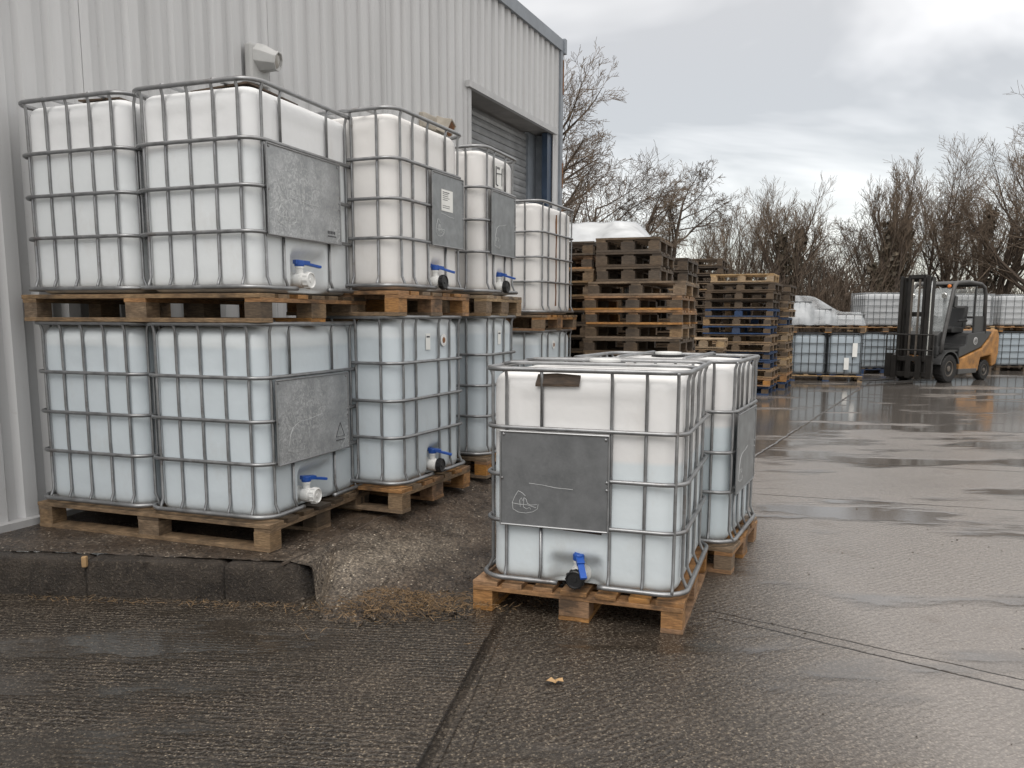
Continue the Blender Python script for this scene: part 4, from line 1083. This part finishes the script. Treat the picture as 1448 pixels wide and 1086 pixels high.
fkb('seat', 'fk_dark', lambda g: (g.prism([(-0.55, 1.06), (-1.02, 1.06), (-1.04, 1.17), (-0.60, 1.20), (-0.54, 1.15)], -0.24, 0.24), g.prism([(-0.98, 1.15), (-1.13, 1.15), (-1.22, 1.62), (-1.17, 1.66), (-1.06, 1.60)], -0.22, 0.22), g.prism([(-0.70, 1.30), (-1.05, 1.30), (-1.05, 1.35), (-0.70, 1.345)], 0.25, 0.31)), bevel=0.03)
sw = fkb('steering_wheel', 'fk_dark', lambda g: (g.tube([(-0.20 + 0.10 * math.cos(a * .3927) * 1.5, 0.17 * math.sin(a * .3927), 1.36 + 0.08 * math.cos(a * .3927)) for a in range(16)], 0.016, 6, closed=True), g.tube([(-0.20, 0, 1.36), (0.12, 0, 0.98)], 0.03, 8), g.tube([(-0.20, -0.16, 1.36), (-0.20, 0.16, 1.36)], 0.012, 5)))
fkb('lever', 'fk_dark', lambda g: [g.tube([(0.05, -0.25 - .07 * k, 1.0), (-0.05, -0.25 - .07 * k, 1.32)], 0.012, 5) for k in range(3)])
# cab
def cabp(g):
    for s in (-1, 1):
        g.tube([(0.24, s * 0.47, 0.62), (0.20, s * 0.47, 0.90), (-0.10, s * 0.46, 1.95), (-0.16, s * 0.45, 2.07), (-0.26, s * 0.44, 2.135), (-0.7, s * 0.44, 2.165), (-1.22, s * 0.44, 2.13), (-1.38, s * 0.45, 2.05), (-1.42, s * 0.46, 1.90), (-1.46, s * 0.47, 1.04)], 0.042, 8)
    for x, z in ((-0.20, 2.11), (-0.7, 2.165), (-1.30, 2.10), (-1.44, 1.40)): g.tube([(x, -0.44, z), (x, 0.44, z)], 0.03, 6)
fkb('cab_frame', 'fk_grey', cabp, smooth=True)
fkb('cab_roof', 'fk_dark', lambda g: g.prism([(-0.16, 2.10), (-0.26, 2.155), (-0.7, 2.185), (-1.22, 2.15), (-1.34, 2.10), (-1.22, 2.12), (-0.7, 2.15), (-0.26, 2.12)], -0.42, 0.42))
fkb('windscreen', 'glass', lambda g: g.prism([(0.20, 0.98), (-0.10, 2.02), (-0.112, 2.02), (0.188, 0.98)], -0.44, 0.44))
fkb('rear_window', 'glass', lambda g: g.box(-1.45, -1.442, -0.44, 0.44, 1.42, 2.04))
fkb('side_window', 'glass', lambda g: g.prism([(-1.02, 1.43), (-1.42, 1.43), (-1.38, 2.02), (-1.04, 2.06)], -0.466, -0.460))
fkb('rear_panel', 'fk_dark', lambda g: (g.prism([(-0.98, 1.06), (-1.46, 1.06), (-1.45, 1.42), (-1.0, 1.42)], 0.455, 0.475), g.prism([(-0.98, 1.06), (-1.46, 1.06), (-1.45, 1.42), (-1.0, 1.42)], -0.475, -0.455), g.box(-1.03, -0.99, 0.445, 0.475, 1.05, 2.08)))
fkb('mirror', 'fk_dark', lambda g: (g.prism([(-0.20, 1.62), (-0.32, 1.60), (-0.32, 1.84), (-0.22, 1.86)], 0.40, 0.45), g.tube([(-0.26, 0.42, 1.84), (-0.16, 0.44, 2.02)], 0.01, 5)), bevel=0.01)
for s in (-1, 1):
    if s > 0: fkb('indicator', 'fk_glow', lambda g: g.lathe([(0.035, 0), (0.038, 0.04), (0.028, 0.055)], 12, Matrix.Translation((-0.10, s * 0.38, 2.06)) @ Matrix.Rotation(R(90), 4, 'Y')))
    fkb('headlight', 'chrome', lambda g: g.lathe([(0.05, 0), (0.06, 0.05), (0.05, 0.06)], 12, Matrix.Translation((0.02, s * 0.36, 1.86)) @ Matrix.Rotation(R(90), 4, 'Y')))
    def fender(g):
        pts = []
        for k in range(9):
            a = R(165 - 150 * k / 8); pts.append((0.02 + 0.40 * math.cos(a), 0.30 + 0.40 * math.sin(a)))
        for k in range(8, -1, -1):
            a = R(165 - 150 * k / 8); pts.append((0.02 + 0.365 * math.cos(a), 0.30 + 0.365 * math.sin(a)))
        g.prism(pts, min(s * 0.34, s * 0.565), max(s * 0.34, s * 0.565))
    fkb('fender', 'fk_dark', fender)
for nm, x, y, r, wd in (('f', 0, 0.45, 0.30, 0.21), ('f', 0, -0.45, 0.30, 0.21), ('r', -1.55, 0.41, 0.225, 0.17), ('r', -1.55, -0.41, 0.225, 0.17)):
    s = 1 if y > 0 else -1
    mm = Matrix.Translation((x, y, r)) @ Matrix.Rotation(R(-90 * s), 4, 'X')
    wh = bpy.data.objects.new('wheel', None); COL.objects.link(wh); wh.parent = FK
    g = MB(); g.lathe([(r * 0.62, -wd / 2), (r * 0.92, -wd / 2), (r, -wd * 0.36), (r, wd * 0.36), (r * 0.92, wd / 2), (r * 0.60, wd / 2), (r * 0.56, wd * 0.38)], 32, mm)
    for k in range(22):
        a = 2 * math.pi * k / 22; c = mm @ Vector((r * 1.004 * math.cos(a), r * 1.004 * math.sin(a), 0)); q = mm @ Vector((r * math.cos(a + .12), r * math.sin(a + .12), wd * 0.44)); q2 = mm @ Vector((r * math.cos(a + .12), r * math.sin(a + .12), -wd * 0.44))
        g.bar(c, q, 0.02, 0.012); g.bar(c, q2, 0.02, 0.012)
    g.build('tyre', M['tyre'], wh)
    g = MB(); g.lathe([(r * 0.58, wd * 0.30), (r * 0.57, wd * 0.44), (r * 0.50, wd * 0.46), (r * 0.44, wd * 0.30), (r * 0.22, wd * 0.26), (r * 0.20, wd * 0.44), (r * 0.08, wd * 0.47)], 24, mm)
    for k in range(6):
        a = 2 * math.pi * k / 6; g.lathe([(0.012, wd * .27), (0.010, wd * .36)], 6, mm @ Matrix.Translation((r * .33 * math.cos(a), r * .33 * math.sin(a), 0)))
    g.build('rim', M['rim'], wh)
# mast
def mast(g):
    for s in (-1, 1):
        y = s * 0.30
        g.box(0.40, 0.54, y - 0.055, y + 0.055, 0.10, 2.24); g.box(0.55, 0.60, y - 0.035, y + 0.035, 0.12, 2.27)
        g.box(0.44, 0.52, y - s * 0.13 - 0.03, y - s * 0.13 + 0.03, 0.14, 2.29)
    for z in (2.20, 1.46, 0.34): g.box(0.385, 0.42, -0.30, 0.30, z - 0.05, z + 0.05)
    g.box(0.46, 0.52, -0.19, 0.19, 2.22, 2.30)
fkb('mast', 'fk_mast', mast, bevel=0.006)
for s in (-1, 1):
    fkb('lift_cylinder', 'chrome', lambda g: g.tube([(0.37, s * 0.20, 0.3), (0.37, s * 0.20, 2.1)], 0.022, 8))
    fkb('chain', 'rim', lambda g: g.box(0.525, 0.545, s * 0.08 - 0.02, s * 0.08 + 0.02, 0.4, 2.2))
    fkb('tilt_cylinder', 'fk_mast', lambda g: g.tube([(0.42, s * 0.36, 0.78), (0.05, s * 0.36, 0.62)], 0.035, 8))
fkb('hose', 'chrome', lambda g: g.tube([(0.575, 0.36, 0.5), (0.575, 0.365, 1.2), (0.57, 0.36, 1.9), (0.52, 0.34, 2.2)], 0.014, 6))
cg = fkb('carriage', 'fk_mast', lambda g: (g.box(0.61, 0.66, -0.53, 0.53, 0.46, 0.56), g.box(0.61, 0.66, -0.53, 0.53, 0.13, 0.23), g.box(0.60, 0.67, -0.54, -0.40, 0.10, 0.62), g.box(0.60, 0.67, 0.40, 0.53, 0.10, 0.60), g.box(0.60, 0.67, -0.06, 0.06, 0.10, 0.58)), bevel=0.006)
def backrest(g):
    for z in (0.70, 1.03): g.tube([(0.65, -0.53, z), (0.65, 0.53, z)], 0.016, 6)
    for y in (-0.53, -0.36, 0.53): g.tube([(0.65, y, 0.5), (0.65, y, 1.03)], 0.016, 6)
    g.tube([(0.65, 0.36, 0.5), (0.65, 0.36, 0.72)], 0.016, 6)
fkb('load_backrest', 'fk_mast', backrest)
for s in (-1, 1):
    def fork(g):
        y = s * 0.28 - 0.03
        g.prism([(0.67, 0.58), (0.71, 0.58), (0.715, 0.085), (0.78, 0.070), (1.80, 0.065), (1.80, 0.045), (0.72, 0.040), (0.67, 0.06)], y - 0.055, y + 0.055)
    fkb('fork', 'fk_mast', fork, bevel=0.003)

# ================================================================== TREES
class Twigs:
    def __init__(s): s.v = []; s.f = []
    def seg(s, pts, rs, n=3):
        o = len(s.v); N = len(pts)
        for i in range(N):
            a = pts[max(0, i - 1)]; c = pts[min(N - 1, i + 1)]
            d = (c - a); d.normalize()
            u = Vector((-d.y, d.x, 0.0001)) if abs(d.z) < 0.95 else Vector((1, 0, 0)); u.normalize(); w_ = d.cross(u)
            p = pts[i]; r = rs[i]
            for k in range(n):
                an = 6.28318 * k / n; cu, sw_ = math.cos(an) * r, math.sin(an) * r
                s.v.append((p.x + u.x * cu + w_.x * sw_, p.y + u.y * cu + w_.y * sw_, p.z + u.z * cu + w_.z * sw_))
        for i in range(N - 1):
            for k in range(n):
                k2 = (k + 1) % n; s.f.append((o + i * n + k, o + i * n + k2, o + (i + 1) * n + k2, o + (i + 1) * n + k))
    def build(s, name, m, parent=None):
        me = bpy.data.meshes.new(name); me.from_pydata(s.v, [], s.f); me.materials.append(m)
        ob = bpy.data.objects.new(name, me); COL.objects.link(ob)
        if parent: ob.parent = parent
        return ob
def rdir(rr): return Vector((rr.gauss(0, 1), rr.gauss(0, 1), rr.gauss(0, 1))).normalized()
def grow(tr, cr, rr, p, d, L, r, lvl, P):
    """one limb with its children"""
    n = 5 if lvl < 2 else (4 if lvl == 2 else 3)
    pts = [p.copy()]; rs = [r]; dirs = [d.copy()]
    for i in range(n):
        d = (d + rdir(rr) * P['wig'] * (0.6 if lvl == 0 else 1) + Vector((0, 0, P['up'] * (1 if lvl else 0.5)))).normalized()
        p = p + d * (L / n); pts.append(p.copy()); rs.append(max(P['tip'], r * (1 - 0.78 * (i + 1) / n))); dirs.append(d.copy())
    (tr if lvl <= P['tl'] else cr).seg(pts, rs, 6 if lvl == 0 else (5 if lvl == 1 else 3))
    if lvl >= P['max']: return
    k = P['kids'][lvl]
    for j in range(k):
        t = P['from'][lvl] + (1 - P['from'][lvl]) * ((j + rr.random()) / k)
        i = min(n - 1, int(t * n)); fr = t * n - i
        q = pts[i].lerp(pts[i + 1], fr); dd = dirs[i + 1]
        side = (rdir(rr) + P.get('lean', Vector((0, 0, 0)))); side = (side - dd * side.dot(dd)).normalized()
        ang = R(rr.uniform(*P['ang'][lvl]))
        nd = dd * math.cos(ang) + side * math.sin(ang)
        grow(tr, cr, rr, q, nd, L * rr.uniform(*P['len'][lvl]) * (1 - 0.35 * t), max(P['tip'], rs[i] * P['rk']), lvl + 1, P)
def ivy_mass(rr, path, rad, n, size):
    g = MB()
    for k in range(n):
        t = rr.random(); i = min(len(path) - 2, int(t * (len(path) - 1))); q = path[i].lerp(path[i + 1], t * (len(path) - 1) - i)
        c = q + rdir(rr) * rad * (0.5 + 0.6 * rr.random()) * (1.15 - 0.45 * abs(2 * t - 1))
        a = rdir(rr); b_ = a.orthogonal().normalized(); c2 = a.cross(b_); s = size * rr.uniform(0.6, 1.4)
        g.add([tuple(c + b_ * s), tuple(c + c2 * s * 0.7), tuple(c - b_ * s), tuple(c - c2 * s * 0.7)], [(0, 1, 2, 3)])
    return g
BASE = dict(wig=0.105, up=0.05, tip=0.0048, tl=1, max=4, kids=[10, 7, 6, 4], ang=[(28, 60), (25, 60), (25, 60), (25, 60)], len=[(0.50, 0.75), (0.42, 0.66), (0.45, 0.75), (0.55, 0.9)], rk=0.47)
BASE['from'] = [0.28, 0.2, 0.15, 0.15]
def tree(label, px, Yd, H, r, seed, d0=(0, 0, 1), stems=1, ivy=None, twig='twig', group='bare trees behind the yard', spread=0.0, **kw):
    rr = random.Random(seed); P = dict(BASE); P.update(kw)
    x = (px - 724) * Yd / 1174 / 0.99
    t = thing('bare_tree', label, 'tree', (x, Yd, -0.05), 0, group)
    tr, cr = Twigs(), Twigs()
    for k in range(stems):
        d = Vector(d0)
        if stems > 1: a = 6.283 * k / stems + rr.random(); d = (d + Vector((math.cos(a), math.sin(a) * 0.6, 0)) * spread).normalized()
        st = Vector((0, 0, 0)) + (Vector((d.x, d.y, 0)) * 0.4 if stems > 1 else Vector((0, 0, 0)))
        grow(tr, cr, rr, st, d.normalized(), H * P.get('trunkf', 0.80) * (1 if k == 0 else rr.uniform(0.75, 1.0)), r, 0, P)
    tr.build('trunk', M['bark'], t); cr.build('crown', M[twig], t)
    if ivy:
        for pth, rad, n, sz in ivy: ivy_mass(rr, [Vector(p) for p in pth], rad, n, sz).build('ivy', M['ivy'], t)
    return t
up = dict(up=0.16, ang=[(18, 40), (18, 42), (20, 50), (20, 50)])
tree('tallest bare tree at the left, its spreading limbs showing past the warehouse corner', 766, 23.5, 7.5, 0.22, 101, d0=(0.06, 0, 1), lean=Vector((0.35, -0.2, 0)), kids=[17, 9, 6, 5], ang=[(40, 70), (25, 60), (25, 60), (25, 60)], wig=0.15, up=0.08, len=[(0.30, 0.46), (0.4, 0.62), (0.4, 0.65), (0.4, 0.7)], trunkf=0.86)
tree('bare tree with arching limbs beside the tallest left tree, over the white sheeting', 868, 25.5, 6.1, 0.16, 102, d0=(0.10, 0, 1), lean=Vector((0.12, 0, 0)), kids=[16, 9, 6, 4], len=[(0.34, 0.52), (0.4, 0.62), (0.4, 0.65), (0.4, 0.7)], ang=[(40, 75), (28, 65), (28, 65), (28, 65)], wig=0.22)
tree('low rounded bare tree above the dark pallet stacks', 940, 27, 6.3, 0.14, 103, kids=[16, 9, 6, 4], len=[(0.36, 0.55), (0.4, 0.62), (0.4, 0.65), (0.4, 0.7)], ang=[(35, 75), (28, 65), (28, 65), (28, 65)], wig=0.22, twig='twig_dark')
tree('dense low bare tree directly behind the white sheeting hood', 815, 26.5, 6.0, 0.14, 104, kids=[16, 9, 6, 4], ang=[(40, 80), (28, 65), (28, 65), (28, 65)], wig=0.24, twig='twig_dark')
tree('small twiggy tree left of the twin-headed ivy tree, shortest of the thin upright trees', 1006, 30, 4.9, 0.09, 105, stems=3, spread=0.25, kids=[8, 6, 4, 3], **up)
tree('thin upright tree a little left of the twin-headed ivy tree', 1052, 30.5, 5.6, 0.09, 106, stems=3, spread=0.22, kids=[8, 6, 4, 3], **up)
tree('twin-headed pollard tree with ivy clad trunk above the blue boarded pallet stack', 1106, 30, 4.9, 0.22, 107, stems=2, spread=0.10, kids=[13, 6, 5, 4], ang=[(20, 50), (18, 42), (20, 50), (20, 50)], up=0.14,
     ivy=[([(0, 0, 0.5), (0.05, 0, 2.4), (-0.22, 0, 3.3), (-0.34, 0, 4.3)], 0.30, 520, 0.085), ([(0, 0, 0.5), (0.05, 0, 2.4), (0.26, 0, 3.3), (0.36, 0, 4.4)], 0.28, 520, 0.085)], **{'from': [0.5, 0.2, 0.15, 0.15]})
tree('rounded thicket-like tree between the two ivy clad trees', 1168, 31, 4.9, 0.10, 108, stems=4, spread=0.3, kids=[9, 6, 6, 4], twig='twig_dark')
tree('small twiggy tree just left of the tall ivy clad tree', 1212, 31.5, 4.7, 0.09, 109, stems=3, spread=0.25, kids=[8, 6, 4, 3], twig='twig_dark')
tree('tall ivy clad tree with a spray of upright shoots, left of the forklift mast', 1248, 29.5, 5.7, 0.24, 110, stems=3, spread=0.07, kids=[12, 6, 5, 4], ang=[(12, 34), (14, 34), (18, 45), (20, 50)], up=0.20,
     ivy=[([(0, 0, 0.4), (0.0, 0, 2.4), (-0.12, 0, 3.6), (-0.25, 0, 4.6)], 0.34, 700, 0.085), ([(0, 0, 0.5), (0.1, 0, 2.8), (0.30, 0, 3.8), (0.42, 0, 4.5)], 0.30, 520, 0.085), ([(0, 0, 1.0), (-0.5, 0, 2.4), (-0.75, 0, 3.2)], 0.2, 350, 0.09)], **{'from': [0.35, 0.2, 0.15, 0.15]})
tree('slender open tree with a bare stem right above the forklift mast', 1294, 30.5, 5.9, 0.11, 111, kids=[13, 7, 5, 4], ang=[(22, 50), (22, 55), (25, 55), (25, 55)], up=0.08)
tree('tall tree leaning slightly left, above the forklift cab', 1342, 30.5, 6.0, 0.17, 112, d0=(-0.16, 0, 1), stems=2, spread=0.06, kids=[10, 7, 6, 4], up=0.11, ang=[(18, 46), (20, 50), (25, 55), (25, 55)])
tree('tallest many-stemmed tree with a dark ivy clump high in its fork, right of the cab', 1384, 32, 7.2, 0.22, 113, stems=4, spread=0.20, kids=[8, 6, 5, 4], up=0.12, ang=[(18, 44), (20, 50), (25, 55), (25, 55)],
     ivy=[([(0, 0, 0.5), (-0.1, 0, 3.0), (-0.25, 0, 5.0)], 0.24, 500, 0.085), ([(0.1, 0, 0.5), (0.4, 0, 3.0), (0.9, 0, 4.6)], 0.22, 420, 0.085), ([(-0.3, 0, 4.7), (-0.15, 0, 5.4)], 0.30, 200, 0.09)])
tree('leaning tree cut off by the right edge of the photo', 1440, 28.5, 7.9, 0.22, 114, d0=(0.16, 0, 1), stems=2, spread=0.10, kids=[10, 7, 6, 4], up=0.10,
     ivy=[([(0, 0, 0.4), (0.25, 0, 2.2), (0.5, 0, 3.6)], 0.28, 700, 0.10)])
tree('dark tree outside the right edge, only its left twigs in the photo', 1500, 27, 8.4, 0.2, 115, kids=[10, 6, 5, 3], up=0.06)
# earth bank and scrub behind the yard
g = MB(); vs = []; fs = []
NX, NY = 90, 10
for i in range(NX + 1):
    for j in range(NY + 1):
        x = -14 + 60 * i / NX; v = j / NY; y = 30.0 + 12 * v
        vs.append((x, y, -0.05 + 1.75 * sstep(0, 0.45, v) + 0.35 * nz3(x, y, 0.5) * sstep(0, .3, v) + 0.12 * nz3(x, y, 2)))
for i in range(NX):
    for j in range(NY): k = i * (NY + 1) + j; fs.append((k, k + NY + 1, k + NY + 2, k + 1))
g.add(vs, fs); tag(g.build('earth_bank', M['earth'], smooth=True), kind='structure')
rr = random.Random(77); tw = Twigs()
for k in range(8500):
    y = rr.uniform(28.0, 33.0); x = rr.uniform(-1.0, 25.0)
    px = 724 + 1174 * x / y
    hh = rr.uniform(0.5, 1.0) ** 0.8 * (2.7 + 0.9 * nz3(x, y, 0.35, 8) + (1.5 if 960 < px < 1230 else 0.3) * rr.random())
    p = Vector((x, y, 0)); d = (Vector((rr.gauss(0, .35), rr.gauss(0, .25), 1))).normalized()
    pts = [p]; nn = 4
    for i in range(nn): d = (d + rdir(rr) * 0.28).normalized(); pts.append(pts[-1] + d * hh / nn)
    tw.seg(pts, [0.016, 0.014, 0.012, 0.009, 0.006], 3)
    for q in range(3):
        a = pts[rr.randint(1, 3)]; d2 = (d + rdir(rr) * 0.9).normalized(); b_ = a + d2 * rr.uniform(.25, .6)
        tw.seg([a, a.lerp(b_, .5) + rdir(rr) * .04, b_], [0.009, 0.008, 0.005], 3)
tag(tw.build('scrub', M['twig_dark']), 'brown leafless scrub along the back of the yard', 'scrub', kind='stuff')
g = MB()
for k in range(7000):
    y = rr.uniform(28.2, 32.5); x = rr.uniform(-1.0, 25.0); z = abs(rr.gauss(0, 0.95))
    c = Vector((x, y, z)); a = rdir(rr); b_ = a.orthogonal().normalized(); c2 = a.cross(b_); s = rr.uniform(0.03, 0.085)
    g.add([tuple(c + b_ * s), tuple(c + c2 * s * .6), tuple(c - b_ * s), tuple(c - c2 * s * .6)], [(0, 1, 2, 3)])
tag(g.build('bramble', M['ivy']), 'dark bramble and dead leaves at the foot of the scrub', 'bramble', kind='stuff')

# ================================================================== LITTER
rr = random.Random(12); tw = Twigs()
for k in range(1500):
    if k < 1000:
        x = rr.gauss(-0.48, 0.20); y = rr.gauss(3.78, 0.075) + 0.10 * (x + 0.48)
    elif k < 1250:
        yy_ = rr.uniform(3.9, 6.2); y = yy_; x = edge_x(yy_) + run_w(yy_) + rr.gauss(0.02, 0.05)
    else:
        x = rr.uniform(-2.4, 1.0); y = 3.86 - 0.079 * (x + 1.1) + abs(rr.gauss(0, 0.02)) * -1 - 0.03 if x < -0.95 else 3.75 + rr.gauss(0, .12)
        if x > -0.1: continue
    z = 0.012 + abs(rr.gauss(0, 0.012)) + (0.02 if k < 1000 else 0)
    if k < 1000: z += 0.05 * math.exp(-((x + 0.62) / 0.2) ** 2 - ((y - 3.84) / 0.10) ** 2)
    a = rr.uniform(0, 6.28); l = rr.uniform(0.015, 0.055); d = Vector((math.cos(a), math.sin(a), rr.gauss(0.1, .3))) * l
    c = Vector((x, y, z)); tw.seg([c - d * .5, c + rdir(rr) * 0.006, c + d * .5], [0.0011, 0.0015, 0.0008], 3)
tag(tw.build('dead_grass', M['straw']), 'straw and dead grass trodden in beside the kerb end', 'dead grass', kind='stuff')
def rubble(n, fn, smin, smax, seed):
    rr = random.Random(seed); g = MB()
    for k in range(n):
        x, y, z = fn(rr); r_ = smin + (smax - smin) * rr.random() ** 3
        bm = bmesh.new(); bmesh.ops.create_icosphere(bm, subdivisions=1, radius=r_)
        sx, sy, sz = rr.uniform(.7, 1.3), rr.uniform(.6, 1.2), rr.uniform(.35, .7); rot = Matrix.Rotation(rr.uniform(0, 6.28), 3, 'Z')
        vv = []
        for v in bm.verts:
            c = v.co * (1 + 0.30 * nz3(v.co.x / r_ + k, v.co.y / r_, 1.3, v.co.z / r_)); vv.append(tuple(Vector((x, y, z)) + rot @ Vector((c.x * sx, c.y * sy, c.z * sz))))
        g.add(vv, [tuple(v.index for v in f.verts) for f in bm.faces]); bm.free()
    return g
def at_foot(rr):
    x = rr.gauss(-0.60, 0.19); y = 3.80 + rr.gauss(0, 0.07) - 0.15 * (x + 0.6)
    return x, y, 0.008 + 0.06 * math.exp(-((x + 0.75) / 0.2) ** 2) * max(0, min(1, (y - 3.72) / 0.2))
tag(rubble(230, at_foot, 0.004, 0.026, 5).build('rubble', M['foot']), 'crumbled concrete bits at the broken end of the kerb', 'rubble', kind='stuff')
def on_crack(rr):
    y = rr.uniform(3.9, 5.6); return edge_x(y) + run_w(y) * rr.gauss(0.84, 0.06), y, 0.03
tag(rubble(160, on_crack, 0.004, 0.016, 6).build('grit', M['foot']), 'loose grit along the broken edge of the ramp', 'grit', kind='stuff')
def on_yard(rr):
    return rr.uniform(-2.2, 3.0), rr.uniform(2.3, 6.0), 0.002
tag(rubble(260, on_yard, 0.0025, 0.007, 8).build('pebbles', M['foot']), 'tiny pebbles scattered over the wet concrete', 'pebbles', kind='stuff')
g = MB(); n = 12; vs = [(0.168, 3.02, 0.012)]
for k in range(n):
    a = 6.283 * k / n; r_ = 0.026 * (1 + 0.3 * math.cos(2 * a)) * (0.8 + 0.35 * ((k * 7) % 5) / 5); vs.append((0.168 + r_ * math.cos(a) * 1.2, 3.02 + r_ * math.sin(a) * 0.9, 0.010 + 0.010 * ((k * 5) % 3) / 2))
g.add(vs, [(0, 1 + k, 1 + (k + 1) % n) for k in range(n)]); tag(g.build('dry_leaf', M['leaf']), 'single curled tan leaf lying on the wet concrete before the front tank', 'leaf')
g = MB(); g.box(-1.99, -1.965, 3.975, 4.0, 0.15, 0.205, Matrix.Translation((-0.15, 0.02, 0.0)))
tag(g.build('leaf_scrap', M['leaf'], bevel=0.006), 'ochre scrap wedged between two kerb stones', 'leaf')
